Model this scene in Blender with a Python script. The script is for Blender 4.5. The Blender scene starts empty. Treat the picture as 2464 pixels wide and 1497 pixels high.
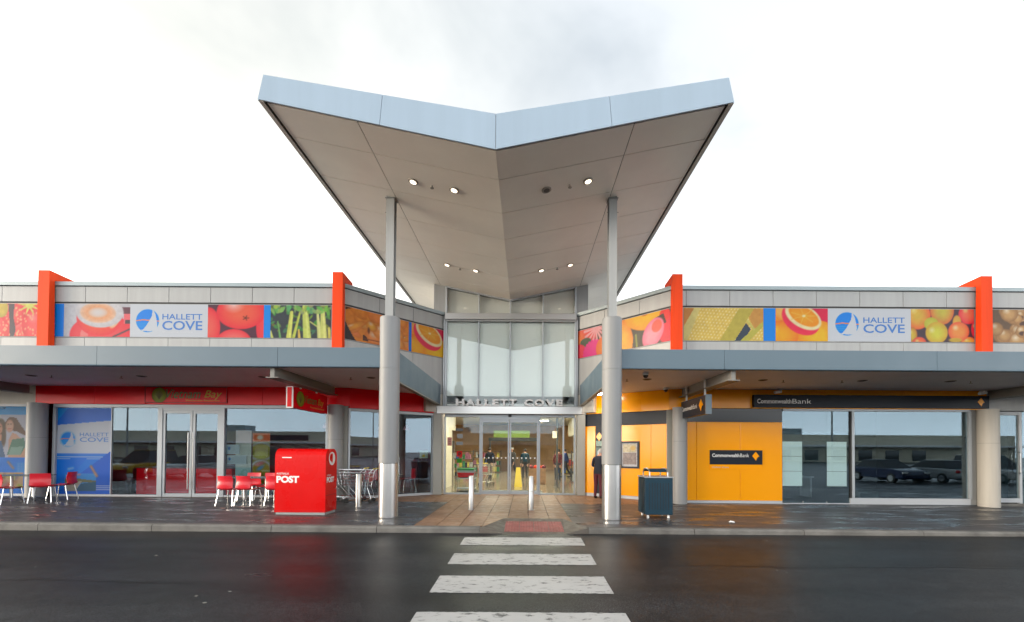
import bpy, bmesh, math, random
import numpy as np
from mathutils import Vector, Matrix

random.seed(7)
rng = np.random.default_rng(7)
SC = bpy.context.scene
COL = SC.collection
R = math.radians

# ------------------------------------------------------------------ camera
cam_data = bpy.data.cameras.new('camera')
cam_data.sensor_width = 36.0
cam_data.lens = 1020 / 2464 * 36.0
cam_data.shift_x = -(1263 - 1232) / 2464
cam_data.shift_y = (1069 - 748.5) / 2464
cam_data.clip_start = 0.05
cam_data.clip_end = 2000
cam = bpy.data.objects.new('camera', cam_data)
COL.objects.link(cam)
cam.matrix_world = Matrix.Translation((0.535, 0, 1.58)) @ Matrix.Rotation(R(90.9), 4, 'X') @ Matrix.Rotation(R(0.36), 4, 'Z')
SC.camera = cam

# ------------------------------------------------------------------ sky, sun, exposure
SUN_DIR = Vector((-0.95, -0.30, 0.05)).normalized()
W = bpy.data.worlds.new('World')
SC.world = W
W.use_nodes = True
wt = W.node_tree
for n in list(wt.nodes):
    wt.nodes.remove(n)


def wn(t, **kw):
    n = wt.nodes.new(t)
    for k, v in kw.items():
        setattr(n, k, v)
    return n


w_out = wn('ShaderNodeOutputWorld')
w_bg = wn('ShaderNodeBackground')
w_bg.inputs['Strength'].default_value = 0.1
w_sky = wn('ShaderNodeTexSky', sky_type='NISHITA', sun_disc=False)
w_sky.sun_elevation = math.asin(SUN_DIR.z)
w_sky.sun_rotation = math.atan2(SUN_DIR.x, SUN_DIR.y)
w_sky.air_density = 1.0
w_sky.dust_density = 1.5
w_tc = wn('ShaderNodeTexCoord')
w_map = wn('ShaderNodeMapping')
w_map.inputs['Scale'].default_value = (1.0, 1.0, 2.2)
w_map.inputs['Rotation'].default_value = (0, 0, R(300))
wt.links.new(w_tc.outputs['Generated'], w_map.inputs['Vector'])
w_n1 = wn('ShaderNodeTexNoise')
w_n1.inputs['Scale'].default_value = 1.7
w_n1.inputs['Detail'].default_value = 5
w_n1.inputs['Roughness'].default_value = 0.52
w_n1.inputs['Distortion'].default_value = 0.5
wt.links.new(w_map.outputs['Vector'], w_n1.inputs['Vector'])
w_r1 = wn('ShaderNodeValToRGB')          # cloud brightness, soft stratus
w_r1.color_ramp.elements[0].position = 0.30
w_r1.color_ramp.elements[0].color = (5.75, 6.15, 6.5, 1)
w_r1.color_ramp.elements[1].position = 0.60
w_r1.color_ramp.elements[1].color = (6.7, 6.85, 7.0, 1)
wt.links.new(w_n1.outputs['Fac'], w_r1.inputs['Fac'])
w_r2 = wn('ShaderNodeValToRGB')          # cover: thin patches let the blue through
w_r2.color_ramp.elements[0].position = 0.30
w_r2.color_ramp.elements[0].color = (0.8, 0.8, 0.8, 1)
w_r2.color_ramp.elements[1].position = 0.50
w_r2.color_ramp.elements[1].color = (0.97, 0.97, 0.97, 1)
wt.links.new(w_n1.outputs['Fac'], w_r2.inputs['Fac'])
w_dot = wn('ShaderNodeVectorMath', operation='DOT_PRODUCT')
wt.links.new(w_tc.outputs['Generated'], w_dot.inputs[0])
w_dot.inputs[1].default_value = (-0.93, 0.25, 0.27)   # the bright cream part of the cloud deck
w_pow = wn('ShaderNodeMapRange')
w_pow.inputs['From Min'].default_value = 0.25
w_pow.inputs['From Max'].default_value = 1.0
wt.links.new(w_dot.outputs['Value'], w_pow.inputs['Value'])
w_warm = wn('ShaderNodeMix', data_type='RGBA', blend_type='MULTIPLY')
w_warm.inputs['B'].default_value = (1.20, 1.12, 0.97, 1)
wt.links.new(w_pow.outputs['Result'], w_warm.inputs['Factor'])
wt.links.new(w_r1.outputs['Color'], w_warm.inputs['A'])
w_mix = wn('ShaderNodeMix', data_type='RGBA')
wt.links.new(w_r2.outputs['Color'], w_mix.inputs['Factor'])
wt.links.new(w_sky.outputs['Color'], w_mix.inputs['A'])
wt.links.new(w_warm.outputs['Result'], w_mix.inputs['B'])
w_sep = wn('ShaderNodeSeparateXYZ')        # low evening cloud: luminous towards the horizon, a heavier deck overhead
wt.links.new(w_tc.outputs['Generated'], w_sep.inputs['Vector'])
w_el = wn('ShaderNodeValToRGB')
w_el.color_ramp.interpolation = 'EASE'
w_el.color_ramp.elements[0].position = 0.0
w_el.color_ramp.elements[0].color = (2.15, 2.1, 2.02, 1)
w_el.color_ramp.elements[1].position = 1.0
w_el.color_ramp.elements[1].color = (0.40, 0.42, 0.45, 1)
for p_, c_ in ((0.24, (1.28, 1.27, 1.25, 1)), (0.45, (0.62, 0.62, 0.62, 1)), (0.58, (0.475, 0.48, 0.485, 1)), (0.74, (0.43, 0.44, 0.45, 1))):
    e_ = w_el.color_ramp.elements.new(p_)
    e_.color = c_
wt.links.new(w_sep.outputs['Z'], w_el.inputs['Fac'])
w_mul = wn('ShaderNodeMix', data_type='RGBA', blend_type='MULTIPLY')
w_mul.inputs['Factor'].default_value = 1.0
wt.links.new(w_mix.outputs['Result'], w_mul.inputs['A'])
wt.links.new(w_el.outputs['Color'], w_mul.inputs['B'])
wt.links.new(w_mul.outputs['Result'], w_bg.inputs['Color'])
wt.links.new(w_bg.outputs['Background'], w_out.inputs['Surface'])

sun_data = bpy.data.lights.new('sun', 'SUN')
sun_data.energy = 1.5
sun_data.angle = R(26)
sun_data.color = (1.0, 0.86, 0.68)
sun = bpy.data.objects.new('sun', sun_data)
sun.rotation_euler = SUN_DIR.to_track_quat('Z', 'Y').to_euler()
sun.location = SUN_DIR * 60
COL.objects.link(sun)

SC.view_settings.view_transform = 'Standard'
SC.view_settings.look = 'None'
SC.view_settings.exposure = 1.78
SC.view_settings.gamma = 1.0
SC.view_settings.use_curve_mapping = False
SC.render.engine = 'CYCLES'
SC.cycles.use_denoising = True
SC.cycles.max_bounces = 10
SC.cycles.transparent_max_bounces = 16
SC.cycles.caustics_reflective = False
SC.cycles.caustics_refractive = False
SC.cycles.sample_clamp_indirect = 6


# ------------------------------------------------------------------ materials
def S(r, g, b):
    f = lambda c: (c / 255 / 12.92) if c / 255 <= 0.04045 else ((c / 255 + 0.055) / 1.055) ** 2.4
    return (f(r), f(g), f(b))


def NN(nt, t, **kw):
    n = nt.nodes.new(t)
    for k, v in kw.items():
        setattr(n, k, v)
    return n


def mat(name, col, rough=0.5, metal=0.0, var=0.0, vscale=1.5, bump=0.0, bscale=60.0, spec=0.5, rvar=0.0, streak=0.0, emit=None, estr=0.0, coat=0.0):
    m = bpy.data.materials.new(name)
    m.use_nodes = True
    nt = m.node_tree
    b = nt.nodes['Principled BSDF']
    b.inputs['Base Color'].default_value = (*col, 1)
    b.inputs['Roughness'].default_value = rough
    b.inputs['Metallic'].default_value = metal
    b.inputs['Specular IOR Level'].default_value = spec
    b.inputs['Coat Weight'].default_value = coat
    b.inputs['Coat Roughness'].default_value = 0.08
    if emit:
        b.inputs['Emission Color'].default_value = (*emit, 1)
        b.inputs['Emission Strength'].default_value = estr
    if var or bump or rvar or streak:
        geo = NN(nt, 'ShaderNodeNewGeometry')
    if var or streak:
        n = NN(nt, 'ShaderNodeTexNoise')
        n.inputs['Scale'].default_value = vscale
        n.inputs['Detail'].default_value = 6
        n.inputs['Roughness'].default_value = 0.6
        if streak:
            mp = NN(nt, 'ShaderNodeMapping')
            mp.inputs['Scale'].default_value = (6, 6, 0.35)
            nt.links.new(geo.outputs['Position'], mp.inputs['Vector'])
            nt.links.new(mp.outputs['Vector'], n.inputs['Vector'])
        else:
            nt.links.new(geo.outputs['Position'], n.inputs['Vector'])
        mr = NN(nt, 'ShaderNodeMapRange')
        amt = var + streak
        mr.inputs['From Min'].default_value = 0.3
        mr.inputs['From Max'].default_value = 0.7
        mr.inputs['To Min'].default_value = 1 - amt
        mr.inputs['To Max'].default_value = 1 + amt * 0.5
        nt.links.new(n.outputs['Fac'], mr.inputs['Value'])
        mx = NN(nt, 'ShaderNodeVectorMath', operation='SCALE')
        mx.inputs[0].default_value = col
        nt.links.new(mr.outputs['Result'], mx.inputs['Scale'])
        nt.links.new(mx.outputs['Vector'], b.inputs['Base Color'])
    if rvar:
        n3 = NN(nt, 'ShaderNodeTexNoise')
        n3.inputs['Scale'].default_value = vscale * 2.3
        n3.inputs['Detail'].default_value = 4
        nt.links.new(geo.outputs['Position'], n3.inputs['Vector'])
        mr3 = NN(nt, 'ShaderNodeMapRange')
        mr3.inputs['From Min'].default_value = 0.3
        mr3.inputs['From Max'].default_value = 0.7
        mr3.inputs['To Min'].default_value = max(0.02, rough - rvar)
        mr3.inputs['To Max'].default_value = min(1, rough + rvar)
        nt.links.new(n3.outputs['Fac'], mr3.inputs['Value'])
        nt.links.new(mr3.outputs['Result'], b.inputs['Roughness'])
    if bump:
        n2 = NN(nt, 'ShaderNodeTexNoise')
        n2.inputs['Scale'].default_value = bscale
        n2.inputs['Detail'].default_value = 4
        nt.links.new(geo.outputs['Position'], n2.inputs['Vector'])
        bp = NN(nt, 'ShaderNodeBump')
        bp.inputs['Strength'].default_value = bump
        bp.inputs['Distance'].default_value = 0.01
        nt.links.new(n2.outputs['Fac'], bp.inputs['Height'])
        nt.links.new(bp.outputs['Normal'], b.inputs['Normal'])
    return m


def glass(name, refl, tint=(0.9, 0.95, 0.93), rough=0.0, fres=1.0, gcol=(0.60, 0.76, 0.90)):
    m = bpy.data.materials.new(name)
    m.use_nodes = True
    nt = m.node_tree
    for n in list(nt.nodes):
        nt.nodes.remove(n)
    out = NN(nt, 'ShaderNodeOutputMaterial')
    mix = NN(nt, 'ShaderNodeMixShader')
    tr = NN(nt, 'ShaderNodeBsdfTransparent')
    tr.inputs['Color'].default_value = (*tint, 1)
    gl = NN(nt, 'ShaderNodeBsdfGlossy')
    gl.inputs['Roughness'].default_value = rough
    gl.inputs['Color'].default_value = (*gcol, 1)  # default gcol puts the blue of the mirrored sky into the glass colour
    geo = NN(nt, 'ShaderNodeNewGeometry')
    dot = NN(nt, 'ShaderNodeVectorMath', operation='DOT_PRODUCT')
    nt.links.new(geo.outputs['Incoming'], dot.inputs[0])
    nt.links.new(geo.outputs['Normal'], dot.inputs[1])
    ab = NN(nt, 'ShaderNodeMath', operation='ABSOLUTE')
    nt.links.new(dot.outputs['Value'], ab.inputs[0])
    inv = NN(nt, 'ShaderNodeMath', operation='SUBTRACT')
    inv.inputs[0].default_value = 1.0
    nt.links.new(ab.outputs['Value'], inv.inputs[1])
    pw = NN(nt, 'ShaderNodeMath', operation='POWER')
    pw.inputs[1].default_value = 5.0
    nt.links.new(inv.outputs['Value'], pw.inputs[0])
    ad = NN(nt, 'ShaderNodeMath', operation='MULTIPLY_ADD')     # Schlick reflectance, same from both faces
    ad.use_clamp = True
    ad.inputs[1].default_value = fres * (1 - refl)
    ad.inputs[2].default_value = refl
    nt.links.new(pw.outputs['Value'], ad.inputs[0])
    nt.links.new(ad.outputs['Value'], mix.inputs['Fac'])
    nt.links.new(tr.outputs['BSDF'], mix.inputs[1])
    nt.links.new(gl.outputs['BSDF'], mix.inputs[2])
    nt.links.new(mix.outputs['Shader'], out.inputs['Surface'])
    return m


def print_mat(name, rough=0.35, emit=0.0):
    m = bpy.data.materials.new(name)
    m.use_nodes = True
    nt = m.node_tree
    b = nt.nodes['Principled BSDF']
    a = NN(nt, 'ShaderNodeVertexColor', layer_name='Col')
    nt.links.new(a.outputs['Color'], b.inputs['Base Color'])
    b.inputs['Roughness'].default_value = rough
    b.inputs['Specular IOR Level'].default_value = 0.2
    if emit:
        nt.links.new(a.outputs['Color'], b.inputs['Emission Color'])
        b.inputs['Emission Strength'].default_value = emit
    return m


def road_mat():
    m = bpy.data.materials.new('wet_asphalt')
    m.use_nodes = True
    nt = m.node_tree
    L = nt.links.new
    b = nt.nodes['Principled BSDF']
    geo = NN(nt, 'ShaderNodeNewGeometry')
    big = NN(nt, 'ShaderNodeTexNoise')
    big.inputs['Scale'].default_value = 0.55
    big.inputs['Detail'].default_value = 5
    mp = NN(nt, 'ShaderNodeMapping')
    mp.inputs['Scale'].default_value = (0.35, 1.0, 1.0)
    L(geo.outputs['Position'], mp.inputs['Vector'])
    L(mp.outputs['Vector'], big.inputs['Vector'])
    fine = NN(nt, 'ShaderNodeTexVoronoi')
    fine.inputs['Scale'].default_value = 60
    L(geo.outputs['Position'], fine.inputs['Vector'])
    fr = NN(nt, 'ShaderNodeValToRGB')
    fr.color_ramp.elements[0].position = 0.0
    fr.color_ramp.elements[0].color = (0.070, 0.073, 0.078, 1)
    fr.color_ramp.elements[1].position = 0.55
    fr.color_ramp.elements[1].color = (0.012, 0.0128, 0.0142, 1)
    L(fine.outputs['Distance'], fr.inputs['Fac'])
    bm_ = NN(nt, 'ShaderNodeMapRange')
    bm_.inputs['From Min'].default_value = 0.32
    bm_.inputs['From Max'].default_value = 0.68
    bm_.inputs['To Min'].default_value = 0.5
    bm_.inputs['To Max'].default_value = 1.35
    L(big.outputs['Fac'], bm_.inputs['Value'])
    mp2 = NN(nt, 'ShaderNodeMapping')
    mp2.inputs['Scale'].default_value = (0.10, 1.6, 1.0)
    L(geo.outputs['Position'], mp2.inputs['Vector'])
    trk = NN(nt, 'ShaderNodeTexNoise')         # wheel paths along the road
    trk.inputs['Scale'].default_value = 1.0
    trk.inputs['Detail'].default_value = 4
    L(mp2.outputs['Vector'], trk.inputs['Vector'])
    st = NN(nt, 'ShaderNodeTexNoise')          # small stains
    st.inputs['Scale'].default_value = 4.5
    st.inputs['Detail'].default_value = 7
    st.inputs['Roughness'].default_value = 0.7
    L(geo.outputs['Position'], st.inputs['Vector'])
    m1 = NN(nt, 'ShaderNodeMapRange')
    m1.inputs['From Min'].default_value = 0.3
    m1.inputs['From Max'].default_value = 0.7
    m1.inputs['To Min'].default_value = 0.65
    m1.inputs['To Max'].default_value = 1.35
    L(trk.outputs['Fac'], m1.inputs['Value'])
    m2 = NN(nt, 'ShaderNodeMapRange')
    m2.inputs['From Min'].default_value = 0.3
    m2.inputs['From Max'].default_value = 0.7
    m2.inputs['To Min'].default_value = 0.6
    m2.inputs['To Max'].default_value = 1.4
    L(st.outputs['Fac'], m2.inputs['Value'])
    mm = NN(nt, 'ShaderNodeMath', operation='MULTIPLY')
    L(m1.outputs['Result'], mm.inputs[0])
    L(m2.outputs['Result'], mm.inputs[1])
    mm2 = NN(nt, 'ShaderNodeMath', operation='MULTIPLY')
    L(mm.outputs['Value'], mm2.inputs[0])
    L(bm_.outputs['Result'], mm2.inputs[1])
    sc = NN(nt, 'ShaderNodeVectorMath', operation='SCALE')
    L(fr.outputs['Color'], sc.inputs[0])
    L(mm2.outputs['Value'], sc.inputs['Scale'])
    L(sc.outputs['Vector'], b.inputs['Base Color'])
    rr = NN(nt, 'ShaderNodeMapRange')
    rr.inputs['From Min'].default_value = 0.32
    rr.inputs['From Max'].default_value = 0.68
    rr.inputs['To Min'].default_value = 0.26
    rr.inputs['To Max'].default_value = 0.46
    L(big.outputs['Fac'], rr.inputs['Value'])
    L(rr.outputs['Result'], b.inputs['Roughness'])
    b.inputs['Specular IOR Level'].default_value = 0.19
    n2 = NN(nt, 'ShaderNodeTexNoise')
    n2.inputs['Scale'].default_value = 110
    n2.inputs['Detail'].default_value = 3
    L(geo.outputs['Position'], n2.inputs['Vector'])
    bp = NN(nt, 'ShaderNodeBump')
    bp.inputs['Strength'].default_value = 0.6
    bp.inputs['Distance'].default_value = 0.006
    L(n2.outputs['Fac'], bp.inputs['Height'])
    L(bp.outputs['Normal'], b.inputs['Normal'])
    return m


def paver_mat():
    m = bpy.data.materials.new('wet_pavers')
    m.use_nodes = True
    nt = m.node_tree
    L = nt.links.new
    b = nt.nodes['Principled BSDF']
    geo = NN(nt, 'ShaderNodeNewGeometry')
    br = NN(nt, 'ShaderNodeTexBrick')
    br.inputs['Scale'].default_value = 1.0
    br.inputs['Brick Width'].default_value = 0.4
    br.inputs['Row Height'].default_value = 0.2
    br.inputs['Mortar Size'].default_value = 0.006
    br.inputs['Color1'].default_value = (0.085, 0.080, 0.084, 1)
    br.inputs['Color2'].default_value = (0.070, 0.067, 0.071, 1)
    br.inputs['Mortar'].default_value = (0.024, 0.023, 0.024, 1)
    L(geo.outputs['Position'], br.inputs['Vector'])
    mp = NN(nt, 'ShaderNodeMapping')
    mp.inputs['Scale'].default_value = (0.8, 2.3, 1.0)
    L(geo.outputs['Position'], mp.inputs['Vector'])
    wet = NN(nt, 'ShaderNodeTexNoise')
    wet.inputs['Scale'].default_value = 0.9
    wet.inputs['Detail'].default_value = 6
    wet.inputs['Roughness'].default_value = 0.62
    L(mp.outputs['Vector'], wet.inputs['Vector'])
    wr = NN(nt, 'ShaderNodeMapRange')       # 1 = damp, 0 = dry
    wr.inputs['From Min'].default_value = 0.47
    wr.inputs['From Max'].default_value = 0.58
    L(wet.outputs['Fac'], wr.inputs['Value'])
    dk = NN(nt, 'ShaderNodeMapRange')
    dk.inputs['To Min'].default_value = 1.0
    dk.inputs['To Max'].default_value = 0.58
    L(wr.outputs['Result'], dk.inputs['Value'])
    sc = NN(nt, 'ShaderNodeVectorMath', operation='SCALE')
    L(br.outputs['Color'], sc.inputs[0])
    L(dk.outputs['Result'], sc.inputs['Scale'])
    L(sc.outputs['Vector'], b.inputs['Base Color'])
    ro = NN(nt, 'ShaderNodeMapRange')
    ro.inputs['To Min'].default_value = 0.5
    ro.inputs['To Max'].default_value = 0.27
    L(wr.outputs['Result'], ro.inputs['Value'])
    L(ro.outputs['Result'], b.inputs['Roughness'])
    n2 = NN(nt, 'ShaderNodeTexNoise')
    n2.inputs['Scale'].default_value = 45
    L(geo.outputs['Position'], n2.inputs['Vector'])
    ad = NN(nt, 'ShaderNodeMath', operation='MULTIPLY_ADD')
    ad.inputs[1].default_value = 0.4
    L(n2.outputs['Fac'], ad.inputs[0])
    inv = NN(nt, 'ShaderNodeMath', operation='SUBTRACT')
    inv.inputs[0].default_value = 1.0
    L(br.outputs['Fac'], inv.inputs[1])
    L(inv.outputs['Value'], ad.inputs[2])
    bp = NN(nt, 'ShaderNodeBump')
    bp.inputs['Strength'].default_value = 0.3
    bp.inputs['Distance'].default_value = 0.006
    L(ad.outputs['Value'], bp.inputs['Height'])
    L(bp.outputs['Normal'], b.inputs['Normal'])
    return m


def stripe_mat():
    m = bpy.data.materials.new('worn_road_paint')
    m.use_nodes = True
    nt = m.node_tree
    L = nt.links.new
    b = nt.nodes['Principled BSDF']
    geo = NN(nt, 'ShaderNodeNewGeometry')
    mp = NN(nt, 'ShaderNodeMapping')
    mp.inputs['Scale'].default_value = (1.0, 2.2, 1.0)
    L(geo.outputs['Position'], mp.inputs['Vector'])
    n = NN(nt, 'ShaderNodeTexNoise')
    n.inputs['Scale'].default_value = 5.5
    n.inputs['Detail'].default_value = 9
    n.inputs['Roughness'].default_value = 0.72
    L(mp.outputs['Vector'], n.inputs['Vector'])
    r = NN(nt, 'ShaderNodeValToRGB')
    r.color_ramp.elements[0].position = 0.37
    r.color_ramp.elements[0].color = (0.07, 0.07, 0.068, 1)
    r.color_ramp.elements[1].position = 0.455
    r.color_ramp.elements[1].color = (0.50, 0.495, 0.485, 1)
    L(n.outputs['Fac'], r.inputs['Fac'])
    n3 = NN(nt, 'ShaderNodeTexNoise')
    n3.inputs['Scale'].default_value = 1.6
    n3.inputs['Detail'].default_value = 4
    L(geo.outputs['Position'], n3.inputs['Vector'])
    mr = NN(nt, 'ShaderNodeMapRange')
    mr.inputs['To Min'].default_value = 0.8
    mr.inputs['To Max'].default_value = 1.12
    L(n3.outputs['Fac'], mr.inputs['Value'])
    sc = NN(nt, 'ShaderNodeVectorMath', operation='SCALE')
    L(r.outputs['Color'], sc.inputs[0])
    L(mr.outputs['Result'], sc.inputs['Scale'])
    L(sc.outputs['Vector'], b.inputs['Base Color'])
    b.inputs['Roughness'].default_value = 0.5
    n2 = NN(nt, 'ShaderNodeTexNoise')
    n2.inputs['Scale'].default_value = 110
    L(geo.outputs['Position'], n2.inputs['Vector'])
    bp = NN(nt, 'ShaderNodeBump')
    bp.inputs['Strength'].default_value = 0.3
    bp.inputs['Distance'].default_value = 0.005
    L(n2.outputs['Fac'], bp.inputs['Height'])
    L(bp.outputs['Normal'], b.inputs['Normal'])
    return m


M = dict(
    road=road_mat(), paver=paver_mat(), stripe=stripe_mat(),
    kerb=mat('kerb_concrete', (0.175, 0.167, 0.155), 0.8, var=0.4, vscale=2.2, bump=0.4, bscale=40),
    ramp=mat('ramp_concrete', (0.125, 0.108, 0.092), 0.6, var=0.3, vscale=3, bump=0.3, bscale=50, rvar=0.15),
    grout=mat('grout', (0.07, 0.055, 0.045), 0.8),
    tactile=mat('tactile_red', (0.33, 0.10, 0.09), 0.55, var=0.35, vscale=6, bump=0.2),
    panel=mat('cladding_white', (0.325, 0.33, 0.33), 0.4, vscale=0.8, streak=0.10),
    joint=mat('dark_joint', (0.05, 0.05, 0.052), 0.8),
    coping=mat('coping_metal', (0.26, 0.31, 0.33), 0.38, metal=0.3, var=0.06),
    beige=mat('render_beige', (0.48, 0.45, 0.40), 0.6, var=0.05, streak=0.03, bump=0.05),
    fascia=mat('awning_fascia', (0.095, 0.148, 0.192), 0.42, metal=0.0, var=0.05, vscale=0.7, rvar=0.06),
    soffit=mat('awning_soffit', (0.79, 0.78, 0.80), 0.6, var=0.06),
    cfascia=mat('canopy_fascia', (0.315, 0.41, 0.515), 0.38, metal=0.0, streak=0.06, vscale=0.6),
    csoffit=mat('canopy_soffit', (0.90, 0.845, 0.765), 0.42, var=0.09, vscale=0.45, rvar=0.06),
    trim=mat('edge_trim', (0.30, 0.275, 0.24), 0.4, metal=0.4),
    fin=mat('orange_fin', (0.76, 0.060, 0.010), 0.6, var=0.05, vscale=0.8, spec=0.15, streak=0.08),
    red=mat('red_gloss', (0.85, 0.004, 0.012), 0.25, var=0.05, spec=0.25),
    postred=mat('post_red', (0.70, 0.004, 0.004), 0.3, var=0.06, vscale=1.2, rvar=0.08, spec=0.18),
    yellow=mat('bank_yellow', (0.98, 0.37, 0.0), 0.18, var=0.03, vscale=0.7, spec=0.3),
    navy=mat('bank_navy', (0.010, 0.015, 0.026), 0.35, var=0.1, spec=0.2),
    alu=mat('aluminium', (0.40, 0.43, 0.46), 0.4, metal=0.3, var=0.05),
    whitemetal=mat('white_metal', (0.48, 0.50, 0.53), 0.4, var=0.04),
    steel=mat('stainless', (0.50, 0.50, 0.50), 0.30, metal=0.9, var=0.03, vscale=1.0),
    chrome=mat('chrome', (0.75, 0.75, 0.75), 0.14, metal=1.0),
    column=mat('column_grey', (0.275, 0.28, 0.285), 0.5, var=0.07, vscale=1.0, streak=0.04),
    pier=mat('pier_grey', (0.36, 0.355, 0.32), 0.55, var=0.06),
    post=mat('post_grey', (0.36, 0.37, 0.37), 0.4, var=0.06, streak=0.05),
    white=mat('white_paint', (0.86, 0.86, 0.85), 0.5),
    frost=mat('frosted_film', (0.84, 0.92, 0.92), 0.5, var=0.03),
    blue=mat('logo_blue', S(0, 140, 235), 0.35),
    blue2=mat('logo_text_blue', S(5, 92, 165), 0.35),
    greytext=mat('grey_text', (0.45, 0.47, 0.5), 0.5),
    leaf=mat('leaf', (0.22, 0.12, 0.07), 0.7),
    chair=mat('chair_red', (0.80, 0.022, 0.04), 0.3, var=0.05, vscale=4),
    tabletop=mat('table_top', (0.10, 0.12, 0.12), 0.25, var=0.1),
    binblue=mat('bin_blue', (0.012, 0.043, 0.070), 0.42, var=0.12, vscale=5, spec=0.25),
    dark=mat('dark_void', (0.012, 0.012, 0.014), 0.7),
    rubber=mat('black_rubber', (0.02, 0.02, 0.02), 0.6),
    intwall=mat('interior_wall', (0.72, 0.66, 0.52), 0.6, var=0.05),
    intfloor=mat('interior_floor', (0.33, 0.27, 0.20), 0.12, var=0.15, vscale=1.2),
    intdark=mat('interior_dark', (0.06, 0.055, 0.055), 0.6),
    maroon=mat('maroon', (0.16, 0.012, 0.02), 0.5),
    lamp=mat('lamp_glow', (1, 1, 1), 0.4, emit=(1.0, 0.84, 0.62), estr=0.9),
    panelamp=mat('panel_glow', (1, 1, 1), 0.4, emit=(1.0, 0.90, 0.74), estr=14.0),
    lime=mat('lime', (0.35, 0.55, 0.06), 0.5),
    green=mat('green', (0.03, 0.28, 0.06), 0.5),
    gold=mat('gold_text', S(205, 185, 30), 0.4),
    signgreen=mat('sign_green', S(30, 120, 45), 0.4),
    skin=mat('skin', (0.55, 0.30, 0.22), 0.5),
    hair=mat('grey_hair', (0.45, 0.44, 0.42), 0.8),
    darkhair=mat('dark_hair', (0.04, 0.025, 0.018), 0.6),
    jacket=mat('navy_jacket', (0.012, 0.014, 0.028), 0.8, bump=0.2, bscale=25),
    trousers=mat('maroon_trousers', (0.10, 0.012, 0.024), 0.8, bump=0.2, bscale=25),
    shoe=mat('black_shoe', (0.015, 0.013, 0.012), 0.5),
    tan=mat('tan_box', (0.55, 0.38, 0.22), 0.7),
    paper=mat('paper', (0.75, 0.78, 0.78), 0.6),
    wetyellow=mat('caution_yellow', (0.85, 0.60, 0.05), 0.4),
    shopglass=glass('shop_glass', 0.08, (0.86, 0.90, 0.91)),
    bankglass=glass('bank_glass', 0.085, (0.88, 0.94, 0.94)),
    doorglass=glass('door_glass', 0.035, (0.90, 0.95, 0.92)),
    highglass=glass('high_glass', 0.05, (0.96, 0.98, 0.97), gcol=(0.9, 0.97, 1.0)),
    clerglass=glass('clerestory_glass', 0.08, (0.95, 0.95, 0.93), gcol=(1, 1, 1)),
    print=print_mat('vinyl_print', 0.35),
    asphalt_roof=mat('roof_sheet', (0.35, 0.36, 0.36), 0.6),
    bark=mat('bark', (0.10, 0.075, 0.05), 0.9),
    foliage=mat('foliage', (0.05, 0.085, 0.03), 0.6, var=0.4, vscale=2),
    carglass=mat('car_glass', (0.015, 0.018, 0.02), 0.06),
    tail=mat('tail_red', (0.5, 0.01, 0.01), 0.2),
    head=mat('head_lamp', (0.8, 0.8, 0.8), 0.1),
)
TILES = [mat('tile_tan_%d' % i, c, 0.45, var=0.07, vscale=3, rvar=0.12, bump=0.06, bscale=60, spec=0.12) for i, c in enumerate(
    [(0.315, 0.182, 0.112), (0.285, 0.165, 0.102), (0.335, 0.197, 0.124), (0.262, 0.152, 0.094)])]


# ------------------------------------------------------------------ mesh helpers
class Frame:
    """vertical wall frame: s along the wall, o outward (towards the street), z up"""
    def __init__(self, p0, p1):
        p0, p1 = Vector((*p0, 0)), Vector((*p1, 0))
        self.p, self.d = p0, (p1 - p0).normalized()
        self.n = Vector((self.d.y, -self.d.x, 0))
        self.len = (p1 - p0).length

    def __call__(self, s, o, z):
        v = self.p + self.d * s + self.n * o
        return (v.x, v.y, z)


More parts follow.
